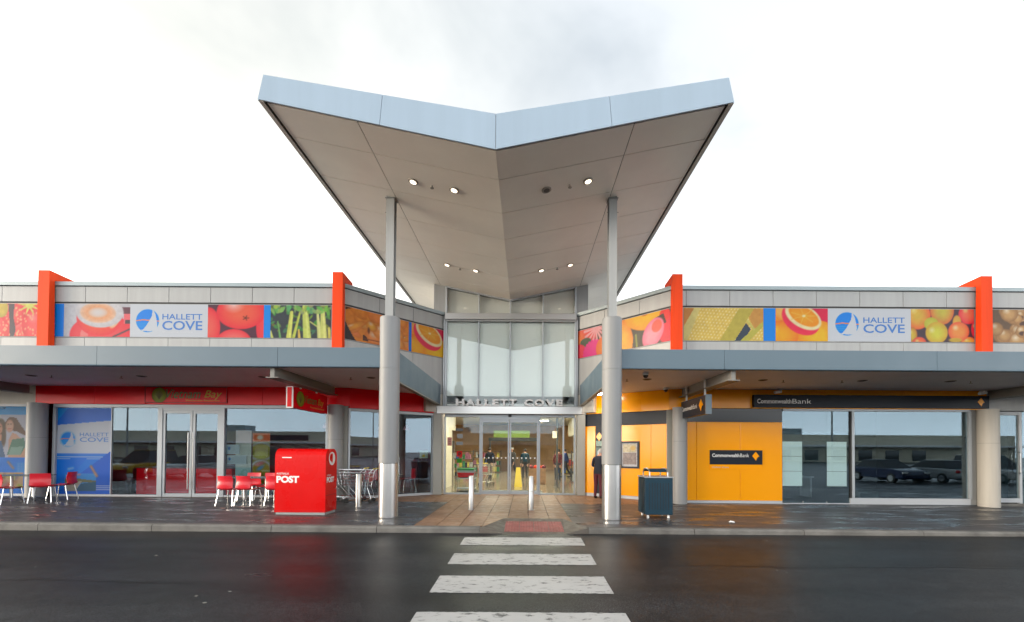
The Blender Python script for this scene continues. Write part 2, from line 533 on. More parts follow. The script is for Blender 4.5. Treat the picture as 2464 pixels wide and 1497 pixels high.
class MB:
    def __init__(self):
        self.v, self.f, self.mi = [], [], []

    def add(self, vs, fs, mi=0):
        k = len(self.v)
        self.v += [tuple(p) for p in vs]
        self.f += [tuple(k + i for i in f) for f in fs]
        self.mi += [mi] * len(fs)
        return self

    def box(self, x0, x1, y0, y1, z0, z1, mi=0):
        vs = [(x0, y0, z0), (x1, y0, z0), (x1, y1, z0), (x0, y1, z0), (x0, y0, z1), (x1, y0, z1), (x1, y1, z1), (x0, y1, z1)]
        return self.add(vs, [(0, 3, 2, 1), (4, 5, 6, 7), (0, 1, 5, 4), (1, 2, 6, 5), (2, 3, 7, 6), (3, 0, 4, 7)], mi)

    def fbox(self, F, s0, s1, o0, o1, z0, z1, mi=0):
        # o0 < o1 : o1 is the street face
        vs = [F(s0, o1, z0), F(s1, o1, z0), F(s1, o0, z0), F(s0, o0, z0), F(s0, o1, z1), F(s1, o1, z1), F(s1, o0, z1), F(s0, o0, z1)]
        return self.add(vs, [(0, 3, 2, 1), (4, 5, 6, 7), (0, 1, 5, 4), (1, 2, 6, 5), (2, 3, 7, 6), (3, 0, 4, 7)], mi)

    def hexa(self, vs, mi=0):
        return self.add(vs, [(0, 3, 2, 1), (4, 5, 6, 7), (0, 1, 5, 4), (1, 2, 6, 5), (2, 3, 7, 6), (3, 0, 4, 7)], mi)

    def prism(self, poly, fn, t0, t1, mi=0):
        """poly: list of (a,b); fn(a,b,t)->xyz"""
        n = len(poly)
        vs = [fn(a, b, t0) for a, b in poly] + [fn(a, b, t1) for a, b in poly]
        fs = [tuple(range(n - 1, -1, -1)), tuple(range(n, 2 * n))]
        fs += [(i, (i + 1) % n, n + (i + 1) % n, n + i) for i in range(n)]
        return self.add(vs, fs, mi)

    def cyl(self, p0, p1, r0, r1=None, seg=16, caps=True, mi=0):
        r1 = r0 if r1 is None else r1
        p0, p1 = Vector(p0), Vector(p1)
        ax = (p1 - p0).normalized()
        a = ax.orthogonal().normalized()
        b = ax.cross(a)
        vs = []
        for p, r in ((p0, r0), (p1, r1)):
            for i in range(seg):
                t = 2 * math.pi * i / seg
                vs.append(p + a * (r * math.cos(t)) + b * (r * math.sin(t)))
        fs = [(i, (i + 1) % seg, seg + (i + 1) % seg, seg + i) for i in range(seg)]
        if caps:
            fs += [tuple(range(seg - 1, -1, -1)), tuple(range(seg, 2 * seg))]
        return self.add(vs, fs, mi)

    def tube(self, pts, r, seg=8, mi=0):
        pts = [Vector(p) for p in pts]
        rings = []
        prev = None
        for i, p in enumerate(pts):
            t = (pts[min(i + 1, len(pts) - 1)] - pts[max(i - 1, 0)]).normalized()
            if prev is None:
                a = t.orthogonal().normalized()
            else:
                a = (prev - t * prev.dot(t)).normalized()
            prev = a
            b = t.cross(a)
            rings.append([p + a * (r * math.cos(2 * math.pi * k / seg)) + b * (r * math.sin(2 * math.pi * k / seg)) for k in range(seg)])
        vs = [v for ring in rings for v in ring]
        fs = []
        for i in range(len(rings) - 1):
            for k in range(seg):
                fs.append((i * seg + k, i * seg + (k + 1) % seg, (i + 1) * seg + (k + 1) % seg, (i + 1) * seg + k))
        fs += [tuple(range(seg - 1, -1, -1)), tuple((len(rings) - 1) * seg + k for k in range(seg))]
        return self.add(vs, fs, mi)

    def lathe(self, c, prof, seg=20, mi=0):
        cx, cy, cz = c
        vs, fs = [], []
        for r, z in prof:
            for k in range(seg):
                t = 2 * math.pi * k / seg
                vs.append((cx + r * math.cos(t), cy + r * math.sin(t), cz + z))
        for i in range(len(prof) - 1):
            for k in range(seg):
                fs.append((i * seg + k, i * seg + (k + 1) % seg, (i + 1) * seg + (k + 1) % seg, (i + 1) * seg + k))
        fs += [tuple(range(seg - 1, -1, -1)), tuple((len(prof) - 1) * seg + k for k in range(seg))]
        return self.add(vs, fs, mi)

    def build(self, name, mats, parent=None, local=False, smooth=False, bevel=0.0, angle=0.6):
        me = bpy.data.meshes.new(name)
        off = Vector((0, 0, 0))
        if parent is not None and not local:
            p = parent
            while p is not None:
                off += p.location
                p = p.parent
        me.from_pydata([tuple(Vector(v) - off) for v in self.v], [], self.f)
        if not isinstance(mats, (list, tuple)):
            mats = [mats]
        for m in mats:
            me.materials.append(m if not isinstance(m, str) else M[m])
        if any(self.mi):
            me.polygons.foreach_set('material_index', self.mi)
        bm = bmesh.new()
        bm.from_mesh(me)
        bmesh.ops.recalc_face_normals(bm, faces=bm.faces)
        if bevel:
            bmesh.ops.bevel(bm, geom=list(bm.edges), offset=bevel, segments=1, affect='EDGES', clamp_overlap=True)
        bm.to_mesh(me)
        bm.free()
        if smooth:
            me.polygons.foreach_set('use_smooth', [True] * len(me.polygons))
            me.set_sharp_from_angle(angle=angle)
        o = bpy.data.objects.new(name, me)
        COL.objects.link(o)
        if parent is not None:
            o.parent = parent
        return o


def tag(o, label=None, cat=None, group=None, kind=None):
    if label:
        o['label'] = label
    if cat:
        o['category'] = cat
    if group:
        o['group'] = group
    if kind:
        o['kind'] = kind
    return o


def thing(name, label, cat, loc=(0, 0, 0), rz=0.0, group=None):
    o = bpy.data.objects.new(name, None)
    o.empty_display_size = 0.1
    o.location = loc
    o.rotation_euler = (0, 0, rz)
    COL.objects.link(o)
    return tag(o, label, cat, group)


def structure(name, loc=(0, 0, 0)):
    o = bpy.data.objects.new(name, None)
    o.empty_display_size = 0.1
    o.location = loc
    COL.objects.link(o)
    o['kind'] = 'structure'
    return o


def dup(root, loc, rz=0.0, label=None, group=None, parent=None):
    r = root.copy()
    COL.objects.link(r)
    if parent is None:
        r.location = loc
        r.rotation_euler = (0, 0, rz)
        if label:
            r['label'] = label
        if group:
            r['group'] = group
    else:
        r.parent = parent
    for ch in list(root.children):
        dup(ch, None, parent=r)
    return r


def zp(x):      # footpath falls very slightly towards the bank side
    return -0.004 * (abs(x) - 2) * (1 if x > 0 else -1) if abs(x) > 2 else 0.0


def rz_road(y):
    return -0.12 - 0.0167 * (8.75 - y)


def text_mesh(body, bold=0.0, shear=0.0, spacing=1.0, ext=0.0):
    cu = bpy.data.curves.new('lettering', 'FONT')
    cu.body = body
    cu.size = 1.0
    cu.offset = bold
    cu.shear = shear
    cu.space_character = spacing
    cu.extrude = ext
    cu.resolution_u = 3
    o = bpy.data.objects.new('lettering', cu)
    COL.objects.link(o)
    bpy.context.view_layer.update()
    dg = bpy.context.evaluated_depsgraph_get()
    me = o.evaluated_get(dg).to_mesh()
    vs = [tuple(v.co) for v in me.vertices]
    fs = [tuple(p.vertices) for p in me.polygons]
    o.evaluated_get(dg).to_mesh_clear()
    bpy.data.objects.remove(o)
    bpy.data.curves.remove(cu)
    return vs, fs


def text(name, body, F, s0, s1, z0, z1, o, m, parent, bold=0.0, shear=0.0, spacing=1.0, depth=0.0, flip=False):
    vs, fs = text_mesh(body, bold, shear, spacing, 0.5 if depth else 0.0)
    a = np.array(vs)
    lo, hi = a.min(0), a.max(0)
    mb = MB()
    pts = []
    for x, y, z in vs:
        u = (x - lo[0]) / (hi[0] - lo[0])
        if flip:
            u = 1 - u
        w = (y - lo[1]) / (hi[1] - lo[1])
        pts.append(F(s0 + (s1 - s0) * u, o + (z + 0.5) * depth if depth else o, z0 + (z1 - z0) * w))
    mb.add(pts, fs)
    return mb.build(name, m, parent)


# ------------------------------------------------------------------ print art (flat vinyl prints as coloured grids)
def _hash(i, j, s):
    n = np.sin(i * 127.1 + j * 311.7 + s * 74.7) * 43758.5453
    return n - np.floor(n)


def vnoise(x, y, s=0):
    xi, yi = np.floor(x), np.floor(y)
    fx, fy = x - xi, y - yi
    fx, fy = fx * fx * (3 - 2 * fx), fy * fy * (3 - 2 * fy)
    a, b, c, d = _hash(xi, yi, s), _hash(xi + 1, yi, s), _hash(xi, yi + 1, s), _hash(xi + 1, yi + 1, s)
    return (a * (1 - fx) + b * fx) * (1 - fy) + (c * (1 - fx) + d * fx) * fy


class Art:
    def __init__(self, w, h, bg, res=0.02):
        self.w, self.h = w, h
        nx, ny = max(2, int(w / res)), max(2, int(h / res))
        self.nx, self.ny = nx, ny
        self.x, self.y = np.meshgrid(np.linspace(0, w / h, nx + 1), np.linspace(0, 1, ny + 1))
        self.A = w / h
        self.c = np.empty((ny + 1, nx + 1, 3))
        self.c[:] = bg
        self.sf = 0.03

    def blend(self, m, col):
        self.c = self.c * (1 - m[..., None]) + np.asarray(col, float) * m[..., None]
        return self

    def ell(self, cx, cy, rx, ry, col, edge=None, rot=0, hl=None, hs=0.35):
        c, s = math.cos(rot), math.sin(rot)
        dx, dy = self.x - cx, self.y - cy
        u, v = (dx * c + dy * s) / rx, (-dx * s + dy * c) / ry
        d = np.sqrt(u * u + v * v)
        m = np.clip((1 - d) * min(rx, ry) / self.sf + 0.5, 0, 1)
        cc = np.empty(self.c.shape)
        cc[:] = col
        if edge is not None:
            t = np.clip(d, 0, 1)[..., None] ** 2.2
            cc = cc * (1 - t) + np.asarray(edge, float) * t
        if hl is not None:
            hd = np.sqrt((u + 0.3) ** 2 + (v - 0.4) ** 2)
            t = np.clip(1 - hd / hs, 0, 1)[..., None]
            cc = cc * (1 - t) + np.asarray(hl, float) * t
        self.c = self.c * (1 - m[..., None]) + cc * m[..., None]
        return self

    def ring(self, cx, cy, rx, ry, wd, col, rot=0):
        c, s = math.cos(rot), math.sin(rot)
        dx, dy = self.x - cx, self.y - cy
        u, v = (dx * c + dy * s) / rx, (-dx * s + dy * c) / ry
        d = np.abs(np.sqrt(u * u + v * v) - 1) * min(rx, ry)
        return self.blend(np.clip((wd / 2 - d) / self.sf + 0.5, 0, 1), col)

    def seg(self, p0, p1, wd, col, wd2=None):
        p0, p1 = np.array(p0, float), np.array(p1, float)
        d = p1 - p0
        t = np.clip(((self.x - p0[0]) * d[0] + (self.y - p0[1]) * d[1]) / (d @ d), 0, 1)
        dist = np.hypot(self.x - p0[0] - t * d[0], self.y - p0[1] - t * d[1])
        w = wd if wd2 is None else wd + (wd2 - wd) * t
        return self.blend(np.clip((w / 2 - dist) / self.sf + 0.5, 0, 1), col)

    def poly(self, pts, col):
        inside = np.zeros(self.x.shape, bool)
        n = len(pts)
        for i in range(n):
            x0, y0 = pts[i]
            x1, y1 = pts[(i + 1) % n]
            if y0 == y1:
                continue
            c = ((y0 > self.y) != (y1 > self.y)) & (self.x < (x1 - x0) * (self.y - y0) / (y1 - y0) + x0)
            inside ^= c
        return self.blend(inside.astype(float), col)

    def rect(self, x0, y0, x1, y1, col):
        return self.blend(((self.x >= x0) & (self.x <= x1) & (self.y >= y0) & (self.y <= y1)).astype(float), col)

    def noise(self, sc, amp, s=0):
        n = 0.6 * vnoise(self.x * sc, self.y * sc, s) + 0.4 * vnoise(self.x * sc * 2.3, self.y * sc * 2.3, s + 3)
        self.c = self.c * (1 + amp * (n - 0.5) * 2)[..., None]
        return self

    def build(self, name, F, s0, z0, o, parent=None, m='print', thick=0.006):
        nx, ny, w, h = self.nx, self.ny, self.w, self.h
        vs = []
        for j in range(ny + 1):
            for i in range(nx + 1):
                vs.append(F(s0 + w * i / nx, o, z0 + h * j / ny))
        fs = [(j * (nx + 1) + i, j * (nx + 1) + i + 1, (j + 1) * (nx + 1) + i + 1, (j + 1) * (nx + 1) + i) for j in range(ny) for i in range(nx)]
        base = len(vs)
        vs += [F(s0, o - thick, z0), F(s0 + w, o - thick, z0), F(s0 + w, o - thick, z0 + h), F(s0, o - thick, z0 + h)]
        cor = [0, nx, ny * (nx + 1) + nx, ny * (nx + 1)]
        for k in range(4):
            fs.append((cor[k], base + k, base + (k + 1) % 4, cor[(k + 1) % 4]))
        mb = MB().add(vs, fs)
        ob = mb.build(name, m, parent)
        me = ob.data
        cols = self.c.reshape(-1, 3) / 255.0
        mean = cols.mean(1, keepdims=True)
        cols = np.clip(mean + (cols - mean) * 1.18, 0, 1) * 0.755
        lin = np.where(cols <= 0.04045, cols / 12.92, ((cols + 0.055) / 1.055) ** 2.4)
        lin = np.vstack([lin, np.full((4, 3), 0.6)])
        rgba = np.ones((len(me.vertices), 4), np.float32)
        rgba[:len(lin), :3] = lin
        a = me.color_attributes.new('Col', 'FLOAT_COLOR', 'POINT')
        a.data.foreach_set('color', rgba.ravel())
        return ob


# 2-D convex polygon clipping, for paving cut round the kerb ramp
def clip_half(poly, a, b, keep_left=True):
    out = []
    sgn = 1 if keep_left else -1
    f = lambda p: sgn * ((b[0] - a[0]) * (p[1] - a[1]) - (b[1] - a[1]) * (p[0] - a[0]))
    for i in range(len(poly)):
        p, q = poly[i], poly[(i + 1) % len(poly)]
        fp, fq = f(p), f(q)
        if fp >= 0:
            out.append(p)
        if fp * fq < 0:
            t = fp / (fp - fq)
            out.append((p[0] + t * (q[0] - p[0]), p[1] + t * (q[1] - p[1])))
    return out


def subtract(poly, hole):        # hole: convex, counter-clockwise
    res = []
    cur = poly
    for i in range(len(hole)):
        a, b = hole[i], hole[(i + 1) % len(hole)]
        o = clip_half(cur, a, b, False)
        if len(o) > 2 and area(o) > 1e-4:
            res.append(o)
        cur = clip_half(cur, a, b, True)
        if len(cur) < 3:
            break
    return res


def area(p):
    return abs(sum(p[i][0] * p[(i + 1) % len(p)][1] - p[(i + 1) % len(p)][0] * p[i][1] for i in range(len(p)))) / 2


# ================================================================== GROUND
mb = MB()
ys = [-220, -40, -10, 0, 2, 4, 6, 8.76]
for a, b in zip(ys[:-1], ys[1:]):
    za, zb = rz_road(max(a, -10)), rz_road(max(b, -10))
    mb.add([(-220, a, za), (220, a, za), (220, b, zb), (-220, b, zb)], [(0, 1, 2, 3)])
road = tag(mb.build('road', 'road'), kind='structure')
mb = MB().add([(-400, -220, -0.75), (400, -220, -0.75), (400, 500, -0.75), (-400, 500, -0.75)], [(0, 1, 2, 3)])
tag(mb.build('ground', 'ramp'), kind='structure')

for y0, y1 in ((7.72, 8.36), (6.49, 7.13), (5.26, 5.93), (4.04, 4.66)):
    n = 60
    top = [(-0.635 + 2.28 * i / n, y1 + random.uniform(-0.008, 0.008)) for i in range(n + 1)]
    bot = [(-0.635 + 2.28 * i / n, y0 + random.uniform(-0.010, 0.010)) for i in range(n + 1)]
    mb = MB()
    vs = [(x, y, rz_road(y) + 0.004) for x, y in bot] + [(x, y, rz_road(y) + 0.004) for x, y in top]
    mb.add(vs, [(i, i + 1, n + 2 + i, n + 1 + i) for i in range(n)])
    mb.build('crossing_stripe', 'stripe', road)

for (xa, xb, yc, wob) in ((-10.5, -3.2, 5.62, 0.05), (2.4, 9.5, 6.5, 0.03)):
    mb = MB()
    n = 60
    pts = [(xa + (xb - xa) * i / n, yc + wob * math.sin(i * 0.21) + random.uniform(-0.012, 0.012)) for i in range(n + 1)]
    vs = []
    for i, (x, y) in enumerate(pts):
        hw = 0.022 * (1 - abs(2 * i / n - 1) ** 4) * random.uniform(0.5, 1.3) + 0.001
        vs += [(x, y - hw, rz_road(y - hw) + 0.003), (x, y + hw, rz_road(y + hw) + 0.003)]
    mb.add(vs, [(2 * i, 2 * i + 2, 2 * i + 3, 2 * i + 1) for i in range(n)])
    mb.build('tar_seam', mat('tar', (0.006, 0.006, 0.007), 0.35) if 'tar' not in bpy.data.materials else bpy.data.materials['tar'], road)
mb = MB()
for i in range(48):
    x, y = random.uniform(-9, 9), random.uniform(4.2, 8.6)
    if -0.7 < x < 1.7:
        continue
    r = random.choice((0.005, 0.006, 0.008, 0.014)) * random.uniform(0.7, 1.3)
    a = random.uniform(0, 3.14)
    z = rz_road(y) + 0.001
    pts = [(x + r * math.cos(a + k * 1.257) * random.uniform(0.7, 1.3) * 1.4, y + r * math.sin(a + k * 1.257) * random.uniform(0.7, 1.3)) for k in range(5)]
    mb.prism(pts, lambda p, q, t: (p, q, t), z, z + r * 0.35)
tag(mb.build('road_grit', mat('grit', (0.22, 0.21, 0.19), 0.7)), 'scattered pale grit and litter specks on the wet asphalt', 'grit', kind='stuff')

RAMP = [(-0.38, 8.7), (1.86, 8.7), (1.43, 9.95), (0.054, 9.95)]
# dark paved footpath
mb = MB()


def sheet(polys):
    for p in polys:
        for q in subtract(p, RAMP) if any(-0.5 < c[0] < 2 for c in p) else [p]:
            mb.add([(x, y, zp(x)) for x, y in q], [tuple(range(len(q)))])


xs = [-40, -30, -22, -16, -12, -9, -7, -5.3, -3.5, -1.8]
for a, b in zip(xs[:-1], xs[1:]):
    sheet([[(a, 8.9), (b, 8.9), (b, 13.0), (a, 13.0)]])
    if b <= -5.3:
        sheet([[(a, 13.0), (b, 13.0), (b, 14.0), (a, 14.0)]])
xs = [1.6, 3.5, 5.2, 7, 9, 12, 16, 22, 30, 40]
for a, b in zip(xs[:-1], xs[1:]):
    sheet([[(a, 8.9), (b, 8.9), (b, 12.8), (a, 12.8)]])
    if a >= 5.2:
        sheet([[(a, 12.8), (b, 12.8), (b, 14.0), (a, 14.0)]])
tag(mb.build('footpath', 'paver'), kind='structure')

# kerb stones
kerb = structure('kerb', (0, 8.75, 0))
kx = [-34.2, -31.7, -29.2, -26.7, -24.3, -21.8, -19.3, -16.9, -14.4, -11.92, -9.48, -7.14, -4.68, -2.51, -0.38]
kx2 = [1.86, 4.04, 6.3, 8.76, 11.2, 13.7, 16.1, 18.6, 21.0, 23.5, 26, 28.4, 30.9, 33.3]
for seq in (kx, kx2):
    for a, b in zip(seq[:-1], seq[1:]):
        a, b = a + 0.006, b - 0.006
        z0, z1 = zp(a), zp(b)
        mb = MB()
        prof = [(8.745, -0.30), (8.752, -0.035), (8.782, -0.002), (8.90, 0.003), (8.90, -0.30)]
        n = len(prof)
        vs = [(a, y, z + z0) for y, z in prof] + [(b, y, z + z1) for y, z in prof]
        mb.add(vs, [tuple(range(n)), tuple(range(2 * n - 1, n - 1, -1))] + [(i, (i + 1) % n, n + (i + 1) % n, n + i) for i in range(n)])
        mb.build('kerb_stone', 'kerb', kerb)

# kerb ramp with tactile pavers
ramp = structure('kerb_ramp', (0.74, 9.3, 0))
zr = lambda y: -0.117 * (9.95 - y) / 1.2
MB().add([(0.10, 8.72, -0.117), (1.38, 8.72, -0.117), (1.43, 9.95, 0), (0.054, 9.95, 0)], [(0, 1, 2, 3)]).build('ramp_surface', 'ramp', ramp)
MB().add([(-0.38, 8.75, 0.0), (0.10, 8.72, -0.117), (0.054, 9.95, 0), (-0.38, 8.745, -0.2), (0.10, 8.715, -0.2)], [(0, 1, 2), (0, 3, 4, 1)]).build('ramp_flare', 'ramp', ramp)
MB().add([(1.86, 8.75, 0.0), (1.38, 8.72, -0.117), (1.43, 9.95, 0), (1.86, 8.745, -0.2), (1.38, 8.715, -0.2)], [(0, 2, 1), (0, 1, 4, 3)]).build('ramp_flare', 'ramp', ramp)
for i in range(4):
    for j in range(2):
        x0, y0 = 0.115 + i * 0.315, 8.86 + j * 0.405
        x1, y1 = x0 + 0.305, y0 + 0.395
        mb = MB()
        mb.hexa([(x0, y0, zr(y0) - 0.01), (x1, y0, zr(y0) - 0.01), (x1, y1, zr(y1) - 0.01), (x0, y1, zr(y1) - 0.01),
                 (x0, y0, zr(y0) + 0.006), (x1, y0, zr(y0) + 0.006), (x1, y1, zr(y1) + 0.006), (x0, y1, zr(y1) + 0.006)])
        for a in range(5):
            for b in range(6):
                px, py = x0 + 0.03 + a * 0.061, y0 + 0.035 + b * 0.065
                mb.cyl((px, py, zr(py) + 0.005), (px, py, zr(py) + 0.012), 0.017, 0.012, seg=6)
        mb.build('tactile_paver', 'tactile', ramp)

# tan entry paving, every tile a piece
paving = structure('entry_paving', (0, 12, 0))
mb = MB()
for p in ([(-1.8, 8.9), (1.6, 8.9), (1.6, 15.6), (-1.8, 15.6)],):
    for q in subtract(p, RAMP):
        mb.add([(x, y, -0.011) for x, y in q], [tuple(range(len(q)))])
mb.add([(-5.3, 13.0, -0.011), (-1.8, 13.0, -0.011), (-1.8, 15.6, -0.011), (-5.3, 15.6, -0.011)], [(0, 1, 2, 3)])
mb.add([(1.6, 12.8, -0.011), (5.2, 12.8, -0.011), (5.2, 15.6, -0.011), (1.6, 15.6, -0.011)], [(0, 1, 2, 3)])
mb.build('grout_bed', 'grout', paving)
P = 3.4 / 7
tile_me = []
for m in TILES:
    g = 0.0075
    o = MB().box(g, P - g, g, P - g, -0.03, 0).build('tile', m, None, bevel=0.003)
    tile_me.append(o.data)
    bpy.data.objects.remove(o)


def tile_at(x, y, w=P, h=P):
    poly = [(x, y), (x + w, y), (x + w, y + h), (x, y + h)]
    hit = x < 1.86 and x + w > -0.38 and y < 9.95
    if hit:
        cut = subtract(poly, RAMP)
        whole = abs(sum(area(c) for c in cut) - w * h) < 1e-6
    if hit and not whole:
        mbt = MB()
        for c in cut:
            cx, cy = sum(p[0] for p in c) / len(c), sum(p[1] for p in c) / len(c)
            c = [(cx + (p[0] - cx) * 0.985, cy + (p[1] - cy) * 0.985) for p in c]
            mbt.prism(c, lambda p, q, t: (p, q, t), -0.03, 0)
        if mbt.v:
            mbt.build('tile', random.choice(TILES), paving)
    elif abs(w - P) < 1e-6 and abs(h - P) < 1e-6:
        o = bpy.data.objects.new('tile', random.choice(tile_me))
        o.parent = paving
        o.location = (x, y - 12, random.uniform(-0.0012, 0.0012))
        COL.objects.link(o)
    else:
        MB().box(x + 0.004, x + w - 0.004, y + 0.004, y + h - 0.004, -0.03, 0).build('tile', random.choice(TILES), paving)


y = 8.9
while y < 15.3:
    for i in range(7):
        tile_at(-1.8 + i * P, y)
    y += P
for i in range(7):
    for j in range(5):
        if 13.0 + j * P < 15.2 - 0.62 * max(0, i * P - 1.0) + 0.3:
            tile_at(-1.8 - (i + 1) * P, 13.0 + j * P)
for i in range(7):
    for j in range(5):
        if 12.8 + j * P < 15.2 - 0.62 * max(0, i * P - 1.0) + 0.3:
            tile_at(1.6 + i * P, 12.8 + j * P)


# ================================================================== BUILDING SHELLS
FL = Frame((0, 12.7), (1, 12.7))               # upper wall, both wings (s = x)
FUL = Frame((-4.95, 12.7), (-2.39, 15.35))     # upper splayed wall, left of the entrance
FUR = Frame((2.39, 15.35), (4.95, 12.7))       # upper splayed wall, right of the entrance
FSL = Frame((0, 13.5), (1, 13.5))              # restaurant shopfront line
FLL = Frame((-5.15, 13.5), (-2.75, 15.2))      # restaurant splay
FSR = Frame((0, 13.3), (1, 13.3))              # bank shopfront line
FRR = Frame((2.70, 15.2), (5.10, 13.35))       # bank splay
FE = Frame((0, 15.35), (1, 15.35))             # entrance glazing line


def cladding(par, F, seams, ends=None):
    mb = MB()
    a, b = seams[0], seams[-1]
    mb.fbox(F, a, b, -0.25, -0.022, 3.6, 6.46)
    mb.build('wall', 'joint', par)
    MB().fbox(F, a, b, -0.02, -0.006, 4.912, 5.935).build('sign_backing', 'panel', par)
    for s0, s1 in zip(seams[:-1], seams[1:]):
        MB().fbox(F, s0 + 0.006, s1 - 0.006, -0.02, 0, 5.985, 6.445).build('wall_panel', 'panel', par, bevel=0.003)
        MB().fbox(F, s0 + 0.005, s1 - 0.005, -0.02, 0, 3.62, 4.900).build('wall_panel', 'panel', par, bevel=0.003)
    MB().fbox(F, a - 0.02, b + 0.02, -0.30, 0.045, 6.462, 6.585).build('coping', 'coping', par, bevel=0.006)


wingL = thing('shop_building', 'low pale panelled shop building on the restaurant side of the entrance', 'building', (-20, 12.7, 0))
sL = [-5.19 - 1.257 * i for i in range(28)][::-1] + [-4.95]
cladding(wingL, FL, sL)
cladding(wingL, FUL, [0.0, 1.15, 2.37, 3.66])
wingR = thing('shop_building', 'low pale panelled shop building on the yellow bank side of the entrance', 'building', (20, 12.7, 0))
sR = [4.95, 5.37] + [6.68 + 1.306 * i for i in range(26)]
cladding(wingR, FL, sR)
cladding(wingR, FUR, [0.02, 1.22, 2.57, 3.684])
# splayed wall down to the lintel level, roofs and rear walls
MB().fbox(FUL, 2.9, 3.66, -0.25, -0.004, 2.95, 3.61).build('wall', 'beige', wingL)
MB().fbox(FUR, 0.02, 0.78, -0.25, -0.004, 2.95, 3.61).build('wall', 'beige', wingR)
for par, s in ((wingL, -1), (wingR, 1)):
    pts = [(s * 40, 12.95), (s * 5.05, 12.95), (s * 2.6, 15.6), (s * 2.6, 36), (s * 40, 36)]
    MB().prism(pts, lambda a, b, t: (a, b, t), 6.05, 6.2).build('roof', 'asphalt_roof', par)
    MB().box(min(s * 40, s * 16.2), max(s * 40, s * 16.2), 13.55, 13.75, -0.3, 6.0).build('wall', 'beige', par)
    MB().box(min(s * 40, s * 39.8), max(s * 40, s * 39.8), 12.72, 36, -0.3, 6.0).build('wall', 'beige', par)
    MB().box(-40 if s < 0 else 2.9, -2.9 if s < 0 else 40, 19.2, 19.4, -0.3, 6.0).build('wall', 'intwall' if s < 0 else 'beige', par)

# fins
for x0, x1, lab in ((-13.945, -13.60, 'orange fin wrapped over the parapet between strawberry and coffee banners'),
                    (-5.205, -4.895, 'orange fin at the corner beside the celery banner'),
                    (4.885, 5.19, 'orange fin at the corner between tulip and corn banners'),
                    (14.04, 14.38, 'orange fin wrapped over the parapet between pear and mushroom banners')):
    mb = MB()
    prof = [(12.50, 4.0), (12.69, 4.0), (12.65, 6.60), (13.22, 6.60), (13.22, 6.80), (12.50, 6.86)]
    mb.prism(prof, lambda a, b, t: (t, a, b), x0, x1)
    tag(mb.build('parapet_fin', 'fin', None, bevel=0.006), lab, 'fin', 'orange parapet fins')

# ------------------------------------------------------------------ awnings
FA = Frame((0, 9.95), (1, 9.95))
for s, lab, seams in ((-1, 'blue grey awning over the restaurant footpath', [-40, -35, -30.8, -26.6, -22.3, -18.05, -13.8, -9.56, -5.30, -2.86]),
                      (1, 'blue grey awning over the bank footpath', [2.79, 5.22, 10.23, 15.2, 20.2, 25.2, 30.2, 35.2, 40])):
    aw = thing('awning', lab, 'awning', (s * 15, 10, 0))
    for a, b in zip(seams[:-1], seams[1:]):
        mb = MB()
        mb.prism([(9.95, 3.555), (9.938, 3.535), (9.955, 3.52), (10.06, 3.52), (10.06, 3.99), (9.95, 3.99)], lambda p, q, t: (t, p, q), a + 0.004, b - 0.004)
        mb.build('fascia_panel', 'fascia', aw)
    pts = [(s * 40, 10.0), (s * 2.52, 10.0), (s * 2.52, 15.32), (s * 2.75, 15.2), (s * 5.15, 13.55), (s * 40, 13.55)]
    MB().prism(pts, lambda a, b, t: (a, b, t), 3.55, 3.60).build('soffit', 'soffit', aw)
    pts = [(s * 40, 9.97), (s * 2.53, 9.97), (s * 2.53, 15.1), (s * 5.0, 12.72), (s * 40, 12.72)]
    MB().prism(pts, lambda a, b, t: (a, b, t), 3.90, 3.94).build('awning_roof', 'asphalt_roof', aw)
    x = s * 2.505
    MB().box(min(x, x - s * -0.10), max(x, x - s * -0.10), 10.02, 15.2, 3.24, 3.94).build('return_fascia', 'fascia', aw, bevel=0.004)
    MB().box(min(x, x + s * 0.13), max(x, x + s * 0.13), 10.02, 15.2, 3.205, 3.238).build('edge_trim', 'trim', aw)
    for bx in (5.5, 15.1, 25, 35):
        mb = MB()
        c = s * bx
        mb.box(c - 0.05, c + 0.05, 10.08, 13.3, 3.30, 3.55)
        mb.box(c - 0.15, c + 0.15, 10.07, 13.3, 3.285, 3.305)
        mb.build('beam', mat('beam_grey', (0.22, 0.215, 0.20), 0.5) if 'beam_grey' not in bpy.data.materials else bpy.data.materials['beam_grey'], aw)
# ceiling plates over the shop interiors behind the awning soffits
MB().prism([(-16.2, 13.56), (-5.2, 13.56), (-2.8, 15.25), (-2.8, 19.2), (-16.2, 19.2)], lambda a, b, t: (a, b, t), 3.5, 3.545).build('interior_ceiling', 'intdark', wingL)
MB().prism([(16.2, 13.36), (5.2, 13.4), (2.8, 15.25), (2.8, 19.2), (16.2, 19.2)], lambda a, b, t: (a, b, t), 3.5, 3.545).build('interior_ceiling', 'soffit', wingR)
MB().prism([(-16.2, 13.45), (-5.2, 13.45), (-2.8, 15.15), (-2.8, 19.2), (-16.2, 19.2)], lambda a, b, t: (a, b, t), -0.1, 0.055).build('interior_floor', mat('shop_floor', (0.10, 0.075, 0.06), 0.2, var=0.2), wingL)
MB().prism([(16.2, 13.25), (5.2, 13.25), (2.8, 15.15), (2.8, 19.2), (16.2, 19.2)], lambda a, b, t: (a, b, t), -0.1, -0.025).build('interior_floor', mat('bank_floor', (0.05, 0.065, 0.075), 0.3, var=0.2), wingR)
MB().box(-2.86, -2.76, 15.3, 19.2, 0, 3.5).build('interior_wall', 'intwall', wingL)
MB().box(2.78, 2.88, 15.3, 19.2, 0, 3.5).build('interior_wall', 'intwall', wingR)
